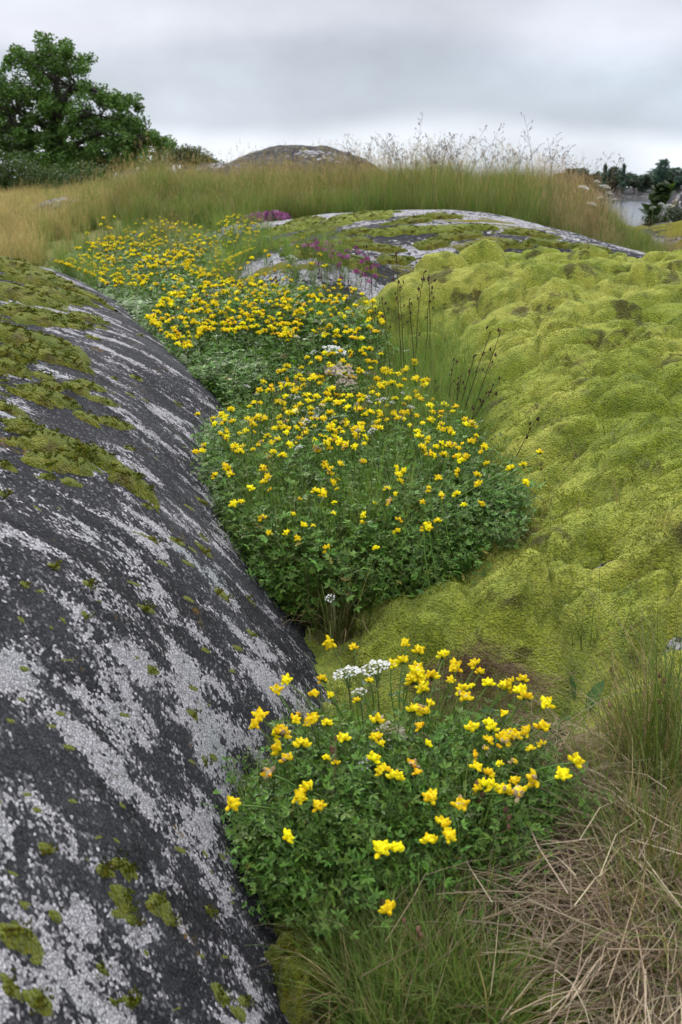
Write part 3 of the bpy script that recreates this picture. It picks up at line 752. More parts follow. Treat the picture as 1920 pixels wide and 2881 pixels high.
# (u, v, half width, half height in the photograph, label)
LM = [(185,1310,95,30,'smooth oval moss cushion, right of centre of three, on the dark outcrop'), (345,1345,55,55,'moss cushion trailing down in a tongue below the smooth oval cushion'),
      (150,1255,70,28,'brownish moss patch just above the smooth oval cushion'), (28,1155,30,22,'bright green moss cushion cut by the left edge of the photo'), (130,1120,85,28,'thick olive moss cushion beside the bright green one at the left edge'),
      (35,1040,50,22,'brownish moss patch above the thick olive cushion, touching the left edge'), (60,960,110,26,'broad green moss mat under the upper left edge of the outcrop'), (130,900,130,14,'long thin moss band under the wide mat on the upper left outcrop'), (60,880,90,14,'short moss band at the left edge under the wide mat'), (40,830,90,18,'wide moss mat crossing the upper part of the left outcrop'),
      (150,835,80,10,'right hand end of the wide moss mat'), (90,790,90,14,None), (40,755,70,12,None), (200,815,60,8,None), (250,900,55,7,None), (215,920,60,8,None), (60,725,80,8,'flat moss mat along the upper rim of the left outcrop'),
      (260,1090,45,12,'dark little moss patch at the right tip of the olive cushion row'), (225,1095,30,16,'rounded dark moss clump left of the row tip'), (150,1090,55,12,None), (290,1130,45,10,None), (300,1190,55,12,'thin moss strand right of the grey lichen slab'), (245,1180,30,16,'knobbly moss clump at the start of the thin strand'), (330,1195,25,12,None),
      (90,1215,60,20,'moss patch left above the brownish patch'), (60,1250,45,12,None), (20,1310,25,12,None), (215,1030,35,14,None), (120,1060,35,8,None), (420,1388,16,12,'small round moss tuft at the tip of the trailing tongue'),
      (200,1360,40,10,'thin dark moss rim just below the smooth oval cushion'), (130,1345,30,8,None), (250,895,30,5,None), (150,1010,60,14,None), (30,1000,50,20,None), (205,1020,20,8,None), (0,1390,14,10,None), (330,1190,40,7,None), (265,1275,30,9,None),
      (576,1550,20,8,'small moss tuft on the rock beside the second flower clump, upper one'), (500,1525,22,7,None), (425,1520,14,8,None), (625,1672,20,8,None), (415,1715,22,9,None), (250,1648,12,8,None), (155,1595,16,6,None),
      (330,2435,22,15,'bright yellow-green moss cushion low on the outcrop, upper of the stacked pair'), (335,2522,34,30,'lobed yellow-green moss cushion below the bright one on the lower outcrop'), (360,2462,26,22,'olive moss knob touching the bright cushion on the lower outcrop'), (300,2455,40,16,'rusty moss streak left of the bright cushion on the lower outcrop'),
      (445,2545,38,22,'rust-brown moss patch right of the lobed cushion'), (335,2586,26,12,'small green moss tuft below the lobed cushion, left one'), (370,2588,20,9,'small green moss tuft below the lobed cushion, right one'), (28,2790,26,22,'small dark moss cushion at the bottom left corner, left one'), (108,2815,40,32,'rounded dark moss cushion at the bottom left corner, right one'),
      (20,2770,20,18,None), (290,2740,16,12,None), (620,2800,22,20,'ochre moss cushion at the foot of the rock near the bottom edge'), (670,2850,26,16,None), (590,2570,14,10,None), (160,2590,26,18,'brown moss patch between the stain and the lobed cushion'), (60,2650,60,40,'large rusty moss stain near the bottom left'), (480,2590,20,9,None)]
for i, (u, v, a, b, lb) in enumerate(LM):
    q = hit(lz, u, v); 
    if q is None: continue
    ax, by, ang = patch_axes(lz, q, u, v, a, b, .4)
    cushion(lz, q[0], q[1], ax, by, min(.030, .45*min(ax, by)), 300+i, ang, label=lb or 'olive green moss cushion among others on the left outcrop', group=None if lb else 'moss cushions on the left outcrop')
k = 0; tr_ = 0
while k < 150 and tr_ < 4000:
    tr_ += 1; u = rng.uniform(-60, 760); v = rng.uniform(740, 2870)
    pr = .9*(1-sst(700, 1500, v+1.2*u))+.10
    if rng.random() > pr: continue
    q = hit(lz, u, v)
    if q is None or lz(*q) < gz(*q)+.02: continue
    ax, by, ang = patch_axes(lz, q, u, v, rng.uniform(5, 20), rng.uniform(2.5, 6), .4); cushion(lz, q[0], q[1], ax, by, min(ax, by)*.35, 500+k, ang, label='tiny olive moss tuft dotting the left outcrop', group='tiny moss tufts on the left outcrop'); k += 1
MM = [(1000,612,120,9,'yellow-green moss band along the top of the middle hump'), (1130,652,90,16,'plump bright green moss band across the middle hump'), (1010,655,60,10,None), (900,690,80,16,'dark green moss patch low on the left face of the middle hump'), (820,640,90,10,'bright moss strip beside the pink flowers'), (1060,700,70,14,None), (960,730,90,18,None),
      (1300,645,110,7,'moss streak running over the right part of the middle hump'), (1150,625,60,6,None), (1285,668,90,8,None), (880,660,60,8,None), (1480,660,80,6,None), (1560,690,70,6,None), (1420,690,70,6,None), (1110,735,60,9,None), (780,690,50,9,None), (1000,680,50,8,None), (1230,612,60,5,None), (1350,700,50,5,None), (1650,700,60,5,None), (850,625,50,6,None), (930,632,60,6,None), (1220,690,60,7,None), (850,715,50,10,None)]
for i, (u, v, a, b, lb) in enumerate(MM):
    q = hit(mz, u, v, 3.6)
    if q is None: continue
    px = math.hypot(*q)/F_PX; ax = a*px; q3 = hit(mz, u, v-b*.7, 3.6); by = float(np.clip(abs((q3 or (0, q[1]+.2))[1]-q[1]), .05, .25))
    cushion(mz, q[0], q[1], ax, by, .022, 400+i, rng.uniform(-.1, .25), mat=MO_M if i in (0, 1, 4, 7) else MO_L, label=lb or 'olive moss patch among others on the middle granite hump', group=None if lb else 'moss patches on the middle hump')
# foot of the gully: olive moss swelling at the bottom of the picture
for i, (u, v, a, b, y, lb) in enumerate([(860,2580,110,80,1.14,'ochre moss tongue between the left outcrop and the front clump'), (860,2760,110,90,1.05,'ochre-green moss cushion at the foot of the left outcrop, bottom edge'), (1560,2700,180,120,1.09,'bright green moss cushion under the straw at the bottom edge'), (1830,2810,120,60,1.04,'moss cushion at the bottom right corner under dry straw'), (1000,1800,85,40,2.0,'low yellow moss cushion in the gap between the two big flower clumps')]):
    p = pt(u, v, y)
    cushion(gz, p[0], y, a/F_PX*1.3, b/F_PX*1.9, .07, 450+i, label=lb, mat=MO_R if i in (2, 4) else MO_L)
if cush_pts:
    A = np.concatenate(cush_pts); rt = lean_rot(len(A), .3)
    scatter('moss_tufts', 'fine olive moss shoots on the moss cushions', LSH, A[:, :3], rt, A[:, 3]*rng.uniform(.7, 1.2, len(A)))

# ---- trefoil foliage
def leaflet(mb, p, d, up, L_, W_, c):
    s = np.cross(d, up); s /= np.linalg.norm(s)+1e-9
    V = [p, p+d*L_*.5+s*W_*.5+up*L_*.05, p+d*L_, p+d*L_*.5-s*W_*.5+up*L_*.05]
    mb.add(V, [[0, 1, 2, 3]], c)
def sprig(seed, nl=13, H=1.0):
    """one leafy stem, unit height 0.2 m"""
    r = np.random.default_rng(seed); mb = MB(); H = .2
    a0 = r.random()*6.28; ln = r.uniform(.02, .07)
    P = np.array([[ln*math.cos(a0)*t**2+.008*math.sin(5*t+a0), ln*math.sin(a0)*t**2, H*t] for t in np.linspace(0, 1, 6)])
    tube(mb, P, np.linspace(.0011, .0006, 6), 3, (.07, .12, .03), (.10, .17, .04))
    for k in range(nl):
        t = .12+.86*(k+.5)/nl; i = t*5; j = min(int(i), 4); p = P[j]+(P[j+1]-P[j])*(i-j)
        az = k*2.4+r.normal(0, .4); el = r.uniform(.1, .7)
        d = np.array([math.cos(az)*math.cos(el), math.sin(az)*math.cos(el), math.sin(el)])
        L1 = r.uniform(.010, .026)
        q = p+d*L1
        s = np.cross(d, [0, 0, 1]); s /= np.linalg.norm(s); up = np.cross(s, d)
        mb.add([p-s*.0004, p+s*.0004, q+s*.0004, q-s*.0004], [[0, 1, 2, 3]], (.08, .14, .035))
        c = np.array([.080, .178, .024])*r.uniform(.6, 1.5)+np.array([.04, .02, 0])*r.random()
        if r.random() < .05: c = np.array([.30, .26, .05])
        for da in (-.95, 0, .95):
            dd = d*math.cos(da)+s*math.sin(da)+up*r.uniform(-.25, .25); dd /= np.linalg.norm(dd)
            uu = up+r.normal(0, .35, 3); uu /= np.linalg.norm(uu)
            leaflet(mb, q, dd, uu, r.uniform(.009, .0145), r.uniform(.004, .0065), c)
        for da in (-1.3, 1.3):
            dd = d*math.cos(da)+s*math.sin(da); leaflet(mb, p, dd, up, .007, .004, c*.9)
    return mb.mesh('trefoil_sprig', FOL, False)
SPR = proto_set('sprigs', [sprig(100+i, 12+i % 4) for i in range(7)])
FOL1 = [(590,1790),(640,1720),(740,1690),(860,1690),(1000,1680),(1160,1690),(1260,1750),(1270,1840),(1200,1960),(1130,2050),(1000,2085),(820,2110),(690,2070),(620,1990),(580,1880)]
FOL2 = [(455,975),(520,925),(640,865),(800,850),(1000,890),(1050,950),(1120,1020),(1190,1075),(1150,1170),(1060,1260),(1000,1330),(920,1390),(870,1440),(740,1425),(700,1350),(600,1290),(545,1200),(500,1130),(470,1060)]
FOL3 = [(332,735),(400,690),(500,650),(640,650),(760,720),(800,790),(640,850),(545,885),(500,872),(440,855),(340,800)]
FOL4 = [(135,605),(180,560),(300,530),(420,535),(560,535),(620,580),(700,640),(640,660),(500,655),(400,690),(330,705),(230,668),(130,632)]
FOL5 = [(380,580),(440,545),(520,545),(545,590),(520,615),(420,615)]
def foliage(poly, n, first, sp, bury=.3, tall=1.0, seed=0, xs=1.0):
    uv = in_poly(poly, n); Y = cany(uv[:, 1], first)*(1+rng.normal(0, .012, n))
    T_ = ptv(uv[:, 0], uv[:, 1], Y); g = top(T_[:, 0], T_[:, 1])
    hgt = T_[:, 2]-g
    # spread roots: a sprig reaching this height stands a little behind; many lower ones fill the inside
    k = (hgt > .012); T_ = T_[k]; g = g[k]; hgt = hgt[k]
    hgt = np.minimum(hgt, .36)*tall*(1.18 if first else 1.0)*rng.uniform(.72, 1.12, len(hgt))*(.8+.4*fbm(T_[:, 0]*9, T_[:, 1]*9, 61, 2))
    lean = rng.normal(0, .36, (len(T_), 2))
    x, y = T_[:, 0], T_[:, 1]+rng.uniform(0, .03, len(T_))
    rot = frame_rot(np.column_stack([lean[:, 0], lean[:, 1]-.12, np.ones(len(T_))]))
    s = np.column_stack([np.full(len(T_), 1.0)*xs]*2+[hgt/.2]); s[:, :2] *= rng.uniform(.8, 1.3, (len(T_), 1))*np.clip(.6+hgt[:, None]*2.2, .6, 1.3)
    base = top(x, y)
    return np.column_stack([x, y, base-.005]), rot, s
parts_ = []
FOL6 = [(560,615),(700,640),(800,690),(830,770),(720,750),(620,690)]
for poly, n, first, xs in ((FOL1, 2700, True, .8), (FOL2, 4300, False, 1.0), (FOL3, 2600, False, 1.15), (FOL4, 2200, False, 1.3), (FOL5, 700, False, 1.5), (FOL6, 900, False, 1.2)):
    parts_.append(foliage(poly, n, first, None, xs=xs))
names_ = ['front clump', 'second clump', 'third clump', 'flower field at the back', 'dark green bushy patch behind the field', 'loose fringe at the left foot of the middle hump']
for (P, rt, s), nm in zip(parts_, names_):
    scatter('trefoil_foliage', 'blue-green trefoil leaves and stems of the %s' % nm, SPR, P, rt, s)

# ------------------------------------------------------------------ grasses
def gproto(seed, n, R0, h0, h1, cb, ct, w=.0028, lean=.35, curl=1.8, seg=4, mix=None, heads=0, hc=(.38, .27, .15)):
    global rng
    keep = rng; rng = np.random.default_rng(seed); mb = MB()
    q = np.sqrt(rng.random(n))*R0; a = rng.random(n)*6.283
    B = np.column_stack([q*np.cos(a), q*np.sin(a), np.full(n, -.01)])
    H = rng.uniform(h0, h1, n)**1.0; j = rng.uniform(.7, 1.3, (n, 1))
    cb_ = np.array(cb)*j; ct_ = np.array(ct)*j
    if mix is not None:
        k = rng.random((n, 1)) < mix[0]; cb_ = np.where(k, np.array(mix[1])*j, cb_); ct_ = np.where(k, np.array(mix[2])*j, ct_)
    blades(mb, B, H, a+rng.normal(0, .9, n), np.abs(rng.normal(lean, lean*.5, n)), w*rng.uniform(.6, 1.3, n), cb_, ct_, seg, curl)
    if heads:
        q = np.sqrt(rng.random(heads))*R0; a = rng.random(heads)*6.283
        B = np.column_stack([q*np.cos(a), q*np.sin(a), np.zeros(heads)])
        tips = blades(mb, B, rng.uniform(h1*.9, h1*1.3, heads), a, np.abs(rng.normal(.2, .12, heads)), w*.5, cb, hc, seg, 2.2)
        for tp in tips:
            m = 14; zz = rng.uniform(0, .07, m); P = tp+np.column_stack([rng.normal(0, .006, m), rng.normal(0, .006, m), -zz])
            V = np.stack([P, P+np.column_stack([rng.normal(0, .002, m), rng.normal(0, .002, m), np.full(m, .009)]), P+rng.normal(0, .0025, (m, 3))], 1).reshape(-1, 3)
            mb.add(V, np.arange(m*3).reshape(-1, 3), np.array(hc)*rng.uniform(.7, 1.2))
    rng = keep
    return mb.mesh('grass_tuft', GRS, False)
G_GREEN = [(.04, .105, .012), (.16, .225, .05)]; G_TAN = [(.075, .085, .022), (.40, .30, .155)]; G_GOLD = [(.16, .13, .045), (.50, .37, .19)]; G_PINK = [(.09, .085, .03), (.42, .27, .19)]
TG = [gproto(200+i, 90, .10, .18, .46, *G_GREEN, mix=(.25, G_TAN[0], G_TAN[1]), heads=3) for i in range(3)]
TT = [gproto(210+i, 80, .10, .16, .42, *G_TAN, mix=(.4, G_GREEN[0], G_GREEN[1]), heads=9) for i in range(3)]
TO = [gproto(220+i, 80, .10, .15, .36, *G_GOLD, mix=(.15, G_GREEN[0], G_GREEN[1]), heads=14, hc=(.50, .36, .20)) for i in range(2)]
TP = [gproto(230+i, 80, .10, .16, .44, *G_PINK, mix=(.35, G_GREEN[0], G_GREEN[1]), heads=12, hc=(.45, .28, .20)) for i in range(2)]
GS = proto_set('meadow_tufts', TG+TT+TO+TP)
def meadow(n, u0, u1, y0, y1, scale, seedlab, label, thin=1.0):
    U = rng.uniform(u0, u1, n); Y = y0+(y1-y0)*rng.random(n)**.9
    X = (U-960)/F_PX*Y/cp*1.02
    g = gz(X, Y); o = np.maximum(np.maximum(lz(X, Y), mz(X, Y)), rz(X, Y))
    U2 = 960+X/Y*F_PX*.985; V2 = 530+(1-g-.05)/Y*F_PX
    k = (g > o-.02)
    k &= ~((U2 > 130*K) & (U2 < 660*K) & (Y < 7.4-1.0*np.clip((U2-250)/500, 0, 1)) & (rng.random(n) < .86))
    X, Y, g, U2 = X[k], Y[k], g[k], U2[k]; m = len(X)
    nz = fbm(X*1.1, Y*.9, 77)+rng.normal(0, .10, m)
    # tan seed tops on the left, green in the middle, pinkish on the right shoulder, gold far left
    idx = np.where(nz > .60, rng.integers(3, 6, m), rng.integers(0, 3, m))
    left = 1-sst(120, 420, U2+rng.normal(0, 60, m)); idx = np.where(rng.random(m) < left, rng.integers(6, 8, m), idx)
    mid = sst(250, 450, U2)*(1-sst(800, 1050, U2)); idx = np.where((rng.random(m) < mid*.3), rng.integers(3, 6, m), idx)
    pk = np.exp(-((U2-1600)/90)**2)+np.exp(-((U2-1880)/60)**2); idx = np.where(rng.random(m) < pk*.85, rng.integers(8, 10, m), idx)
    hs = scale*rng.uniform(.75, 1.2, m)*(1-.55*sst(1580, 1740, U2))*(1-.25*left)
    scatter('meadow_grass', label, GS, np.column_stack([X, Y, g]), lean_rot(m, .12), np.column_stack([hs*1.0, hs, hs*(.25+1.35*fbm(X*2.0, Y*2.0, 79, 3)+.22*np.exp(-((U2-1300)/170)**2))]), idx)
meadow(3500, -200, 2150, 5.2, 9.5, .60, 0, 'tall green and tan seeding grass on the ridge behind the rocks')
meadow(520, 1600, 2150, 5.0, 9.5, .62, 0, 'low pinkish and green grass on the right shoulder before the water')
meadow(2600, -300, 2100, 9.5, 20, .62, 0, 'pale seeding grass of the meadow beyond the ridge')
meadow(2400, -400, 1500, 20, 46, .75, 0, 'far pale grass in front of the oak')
# fine grasses among the flowers
def grass_in(poly, n, first, protos, s0, s1, label, dy=0.0, name='grass', lean=.15, at=None):
    uv = in_poly(poly, n); Y = (cany(uv[:, 1], first) if at is None else np.interp(uv[:, 1], *at))*(1+rng.normal(0, .02, n))+dy
    P = ptv(uv[:, 0], uv[:, 1], Y); z = top(P[:, 0], P[:, 1])
    scatter(name, label, protos, np.column_stack([P[:, 0], P[:, 1], z-.004]), lean_rot(n, lean), rng.uniform(s0, s1, n))
FINE = proto_set('fine_tufts', [gproto(240+i, 26, .035, .14, .34, (.08, .15, .025), (.20, .29, .07), w=.0024, lean=.3, mix=(.12, (.12, .10, .04), (.40, .32, .16))) for i in range(4)])
OLIV = proto_set('olive_tufts', [gproto(250+i, 34, .05, .07, .26, (.085, .12, .02), (.22, .26, .07), w=.0026, lean=.5, mix=(.38, (.16, .11, .05), (.38, .27, .15))) for i in range(4)])
OLIV2 = proto_set('green_tufts', [gproto(255+i, 30, .045, .08, .26, (.07, .13, .02), (.21, .29, .07), w=.0027, lean=.4, mix=(.16, (.16, .11, .05), (.38, .27, .15))) for i in range(4)])
grass_in([(800,760),(870,700),(960,720),(1080,800),(1120,900),(1060,1000),(950,980),(850,900)], 420, False, FINE, .4, .72, 'thin green grass blades among the flowers beside the moss dome', .05)
grass_in([(600,860),(800,820),(1000,900),(1050,1000),(900,1200),(700,1300),(560,1150)], 760, False, FINE, .45, .95, 'thin green grass blades rising through the second clump', .04)
grass_in([(650,1650),(800,1570),(1150,1600),(1250,1750),(1100,2000),(750,2050),(620,1900)], 200, True, FINE, .4, .75, 'thin green grass blades rising through the front clump', .02)
grass_in([(400,640),(760,610),(860,700),(800,800),(560,760),(380,720)], 330, False, FINE, .35, .6, 'thin grass blades among the third clump', .1)
grass_in([(130,580),(300,520),(560,520),(640,600),(400,690),(150,650)], 420, False, FINE, .4, .7, 'grass blades of the flower field at the back', .1)
grass_in([(690,1380),(760,1330),(850,1400),(800,1470),(700,1460)], 60, False, OLIV, .5, .9, 'short grass in the gap between the two big flower clumps')
ATF = ([1900, 2300, 2600, 2881, 3300], [1.55, 1.28, 1.13, 1.0, .86])
grass_in([(800,2130),(1110,2070),(1130,2353),(1150,2600),(860,2600),(740,2200)], 260, True, OLIV2, .32, .66, 'olive and straw coloured grass in the foreground at the bottom edge', 0, lean=.3, at=ATF)
grass_in([(1400,1700),(1568,1650),(1700,2600),(1420,2600),(1380,2250),(1300,1900)], 170, True, OLIV, .35, .8, 'short mixed grass around the dry straw at the lower right', 0, lean=.35, at=ATF)
def straw_proto(seed, n=36, cols=((.56, .45, .31), (.40, .29, .20), (.48, .36, .24)), R0=.07):
    r = np.random.default_rng(seed); mb = MB()
    main = r.random()*3.14
    for i in range(n):
        a = main+r.normal(0, .9); L_ = r.uniform(.04, .16); p = np.array([r.normal(0, R0*.6), r.normal(0, R0*.6), r.uniform(.002, .03)])
        d = np.array([math.cos(a), math.sin(a), r.normal(0, .12)]); c = np.array([-d[1], d[0], 0])*r.normal(0, .25)
        P = np.array([p+d*L_*t+c*L_*t*t+np.array([0, 0, .012*math.sin(3.1*t)]) for t in (0, .33, .66, 1)])
        cc = np.array(cols[r.integers(0, len(cols))])*r.uniform(.6, 1.15)
        tube(mb, P, r.uniform(.0003, .0007), 3, cc)
    return mb.mesh('straw', DRY, False)
STR = proto_set('straw', [straw_proto(260+i) for i in range(4)])
STRP = [(1180,1830),(1240,1780),(1340,1780),(1420,1820),(1500,1960),(1600,2150),(1620,2600),(1460,2600),(1440,2250),(1330,2120),(1180,2180),(1100,2120)]
uv = in_poly(STRP, 230); uv = uv[(((uv[:, 0]/K-1280)/190)**2+((uv[:, 1]/K-2260)/170)**2) > 1]; Y = np.interp(uv[:, 1], *ATF); P = ptv(uv[:, 0], uv[:, 1], Y)
scatter('dry_straw', 'tangle of dry fallen grass straws at the lower right', STR, np.column_stack([P[:, 0], P[:, 1], top(P[:, 0], P[:, 1])+rng.uniform(-.004, .02, len(P))]), lean_rot(len(P), .12), rng.uniform(.7, 1.4, len(P)))
LIT = proto_set('litter', [straw_proto(270+i, 40, ((.16, .10, .06), (.30, .20, .12), (.10, .05, .035)), .03) for i in range(3)])
uv = in_poly([(1000,1590),(1180,1600),(1240,1680),(1200,1760),(1050,1740),(950,1650)], 60); Y = np.interp(uv[:, 1], [1900, 2300], [1.78, 1.35]); P = ptv(uv[:, 0], uv[:, 1], Y)
scatter('leaf_litter', 'brown dead stems and litter behind the front clump', LIT, np.column_stack([P[:, 0], P[:, 1], top(P[:, 0], P[:, 1])]), lean_rot(len(P), .2), rng.uniform(.3, .7, len(P)))
X, Y = moss_points(.017, -.2, .75, .82, 1.6, gz, lambda X, Y: (gz(X, Y) > rz(X, Y)-.0) & (gz(X, Y) > lz(X, Y)) & (fbm(X*5, Y*5, 88) > .30))
scatter('moss_tufts', 'low yellow-green moss covering the soil of the gully floor', MP, np.column_stack([X, Y, gz(X, Y)]), normal_rot(gz, X, Y), rng.uniform(.9, 1.7, len(X)))
SPA = proto_set('sparse_blades', [gproto(280+i, 4, .03, .05, .15, (.08, .11, .025), (.24, .26, .08), w=.0020, lean=.6, mix=(.4, (.25, .18, .09), (.45, .34, .2))) for i in range(4)])
grass_in([(1050,640),(1568,640),(1568,1550),(1200,1500),(1150,1150),(1100,900)], 90, False, SPA, .6, 1.2, 'few thin grass blades growing through the moss carpet', 0, lean=.4)
uv = in_poly([(1050,700),(1568,700),(1568,1600),(1150,1500),(1150,1150)], 60); P = []
for u, v in uv:
    q = hit(mossz, u, v, 1.2, 5)
    if q: P.append((q[0], q[1], float(mossz(*q))+.002))
scatter('dead_stem_litter', 'loose dead stems and bits lying on the moss carpet', proto_set('bits', [straw_proto(290+i, 3, ((.30, .20, .12), (.14, .08, .05)), .03) for i in range(3)]), P, lean_rot(len(P), .15), rng.uniform(.3, .7, len(P)))
# big fine tufts at the right edge, each a thing
for i, (u, v, y, n, h, lb) in enumerate([(1830, 2400, 1.30, 260, .33, 'dense fountain of fine green grass rooted in the straw at the right edge'), (1925, 2200, 1.38, 150, .28, 'fine upright green grass tuft cut by the right edge, above the fountain tuft'), (1830, 2650, 1.12, 260, .26, 'lower fine grass tuft with straw at its foot, right bottom corner'), (1690, 1860, 1.72, 60, .16, 'sparse green grass tuft growing out of the moss slope at the right')]):
    p = pt(u, v, y); mb = MB(); q = np.sqrt(rng.random(n))*.05*(1 if i < 3 else 1.2); a = rng.random(n)*6.283
    B = np.column_stack([q*np.cos(a), q*np.sin(a), np.full(n, -.01)]); j = rng.uniform(.7, 1.3, (n, 1)); st = rng.random((n, 1)) < .2
    blades(mb, B, h*rng.uniform(.45, 1.1, n), a+rng.normal(0, .7, n), np.abs(rng.normal(.55, .25, n)), .0017, np.where(st, (.2, .15, .07), (.07, .11, .02))*j, np.where(st, (.45, .34, .2), (.15, .21, .05))*j, 7, 1.7)
    o = mb.obj('grass_tuft', GRS, None, False, loc=(p[0], y, float(top(p[0], y)))); tag(o, lb, 'grass tuft')

# tall seeding stalks against the sky: stem with a seed head of its own
def stalk(seed, H, spread=.05, droop=.3):
    r = np.random.default_rng(seed); mb = MB(); hd = MB(); a = r.random()*6.283
    P = np.array([[droop*H*math.cos(a)*t**2.5, droop*H*math.sin(a)*t**2.5, H*t] for t in np.linspace(0, 1, 8)])
    tube(mb, P, np.linspace(.0016, .0008, 8), 3, (.12, .12, .045), (.10, .075, .045))
    for i in range(9):
        t = r.uniform(.72, 1.0)*7; j = min(int(t), 6); p = P[j]+(P[j+1]-P[j])*(t-j); az = r.random()*6.283; L_ = spread*(1.25-t/7)*2.2*r.uniform(.4, 1)
        q = p+np.array([math.cos(az)*L_, math.sin(az)*L_, L_*.8]); tube(hd, [p, (p+q)/2+[0, 0, .004], q], .0006, 3, (.09, .065, .045))
        for k in range(3):
            s = q+r.normal(0, .005, 3); tube(hd, [s, s+[0.001, 0, .004], s+[0.002, 0, .010]], [.0005, .0019, .0005], 3, (.075, .045, .035))
    return mb.mesh('grass_stalk', DRY), hd.mesh('seed_head', DRY)
ST = [stalk(300+i, .62, .035+.02*(i % 3), .12+.1*(i % 4)) for i in range(8)]
rs = np.random.default_rng(8)
tall = [(960, 262), (1070, 282), (1112, 290), (1140, 300), (1245, 262), (1010, 312), (1060, 330), (950, 320), (890, 330), (845, 340), (1195, 322), (1130, 318), (1045, 360), (1150, 350), (980, 352), (920, 300)]
pts_ = [(u*K, v*K) for u, v in tall]+[(rs.uniform(980, 1640), 0) for _ in range(74)]+[(rs.uniform(1650, 1790), 0) for _ in range(14)]
for i, (u, v) in enumerate(pts_):
    y = rs.uniform(6.8, 8.4)
    if v == 0: v = rs.uniform(375, 445)+max(0, u-1560)*.42
    p = pt(u, v, y); g = float(top(p[0], y)); H = max(.3, p[2]-g); s_, h_ = ST[i % 8]; sc_ = H/.62
    o = link('grass_stalk', s_, None, (p[0], y, g), (rs.normal(0, .06), rs.normal(0, .06), rs.random()*6.28), (1, 1, sc_)); link('seed_head', h_, o)
    tag(o, 'tall thin grass stalk with open seed head standing against the sky on the ridge', 'grass stalk', 'seeding grass stalks on the ridge')

# ------------------------------------------------------------------ trefoil flower heads
def head(seed, nf=8, c1=(.96, .84, .014), c2=(.94, .73, .010), faded=0.0):
    r = np.random.default_rng(seed); mb = MB()
    for i in range(nf):
        a = i*2.4+r.normal(0, .25); el = math.asin(min(1, .12+.85*(i+.5)/nf))
        d = np.array([math.cos(a)*math.cos(el), math.sin(a)*math.cos(el), math.sin(el)]); s = np.cross(d, [0, 0, 1.]); s /= np.linalg.norm(s); up = np.cross(s, d)
        c = np.array(c1) if r.random() < .75 else np.array(c2)
        if r.random() < faded: c = np.array([.55, .42, .25])
        c = c*r.uniform(.85, 1.1); p0 = d*.003
        tube(mb, [p0*0, p0, d*.006], [.0006, .0014, .0016], 4, (.12, .17, .05))
        # keel and wings: a plump beak
        P = np.array([d*.005, d*.009+up*.0005, d*.013+up*.001, d*.0165+up*.002]); tube(mb, P, [.0018, .0034, .0031, .0010], 6, c)
        # standard petal: a curved fan standing up behind
        V = []; 
        for jj, (hh, ww, bk) in enumerate([(0, .0030, 0), (.0042, .0066, .0012), (.0080, .0078, .0004), (.0108, .0048, -.0022)]):
            for t in (-1, -.4, .4, 1): V.append(d*(.0075+bk)+up*(.001+hh)+s*ww*t-d*.0014*abs(t)*(1+jj*.6))
        mb.add(V, grid_faces(4, 4), c*np.array([1.03, 1.03, 1]))
    for k in range(3):
        a = r.random()*6.28; tube(mb, [[0, 0, 0], [.004*math.cos(a), .004*math.sin(a), -.001], [.010*math.cos(a), .010*math.sin(a), -.003]], [.0005, .002, .0004], 3, (.06, .12, .03))
    return mb.mesh('flower_head', PET)
HD = [head(400+i, 7+i % 3) for i in range(5)]+[head(410, 7, faded=.15), head(411, 3, (.88, .60, .01)), head(412, 4, (.84, .45, .012), faded=.5)]
BUD = head(413, 1)
def leaf_mesh(seed):
    r = np.random.default_rng(seed); mb = MB()
    for a in (-1, 0, 1): 
        dd = np.array([math.sin(a), math.cos(a), .3]); dd /= np.linalg.norm(dd); leaflet(mb, np.zeros(3), dd, np.array([0, 0, 1.]), .012, .006, (.04, .11, .022))
    return mb.mesh('leaf', FOL, False)
LEAF = [leaf_mesh(1), leaf_mesh(2)]
n_things = [0]
def flower(P, root, label, group, hd, scale=1.0, leaves=1, big=0):
    P = np.asarray(P); L_ = P-root; t = np.linspace(0, 1, 7)[:, None]
    bend = np.array([L_[0], L_[1], 0])*.35
    Q = L_*t-bend*t*(1-t)+np.array([0, 0, .03])*t*(1-t)
    Q[:, :2] += .006*np.sin(t*5+P[0]*90)*[1, .6]*t
    mb = MB(); tube(mb, Q, np.linspace(.0018, .0011, 7), 4, (.09, .16, .03), (.15, .25, .05))
    o = mb.obj('trefoil_stem', STEM, loc=tuple(root)); tag(o, label, 'flower', group)
    for k in range(1+big):
        off = np.array([0, 0, 0]) if k == 0 else rng.normal(0, .013, 3)*[1, .7, 1.1]
        h = link('flower_head', HD[hd] if k == 0 else HD[rng.integers(0, 6)], o, tuple(Q[-1]+off), (rng.normal(0, .45)+.25, rng.normal(0, .45), rng.random()*6.28), scale)
    for k in range(leaves): link('leaf', LEAF[k % 2], o, tuple(Q[3+k]), (0, 0, rng.random()*6.28), rng.uniform(.8, 1.3))
    n_things[0] += 1; return o
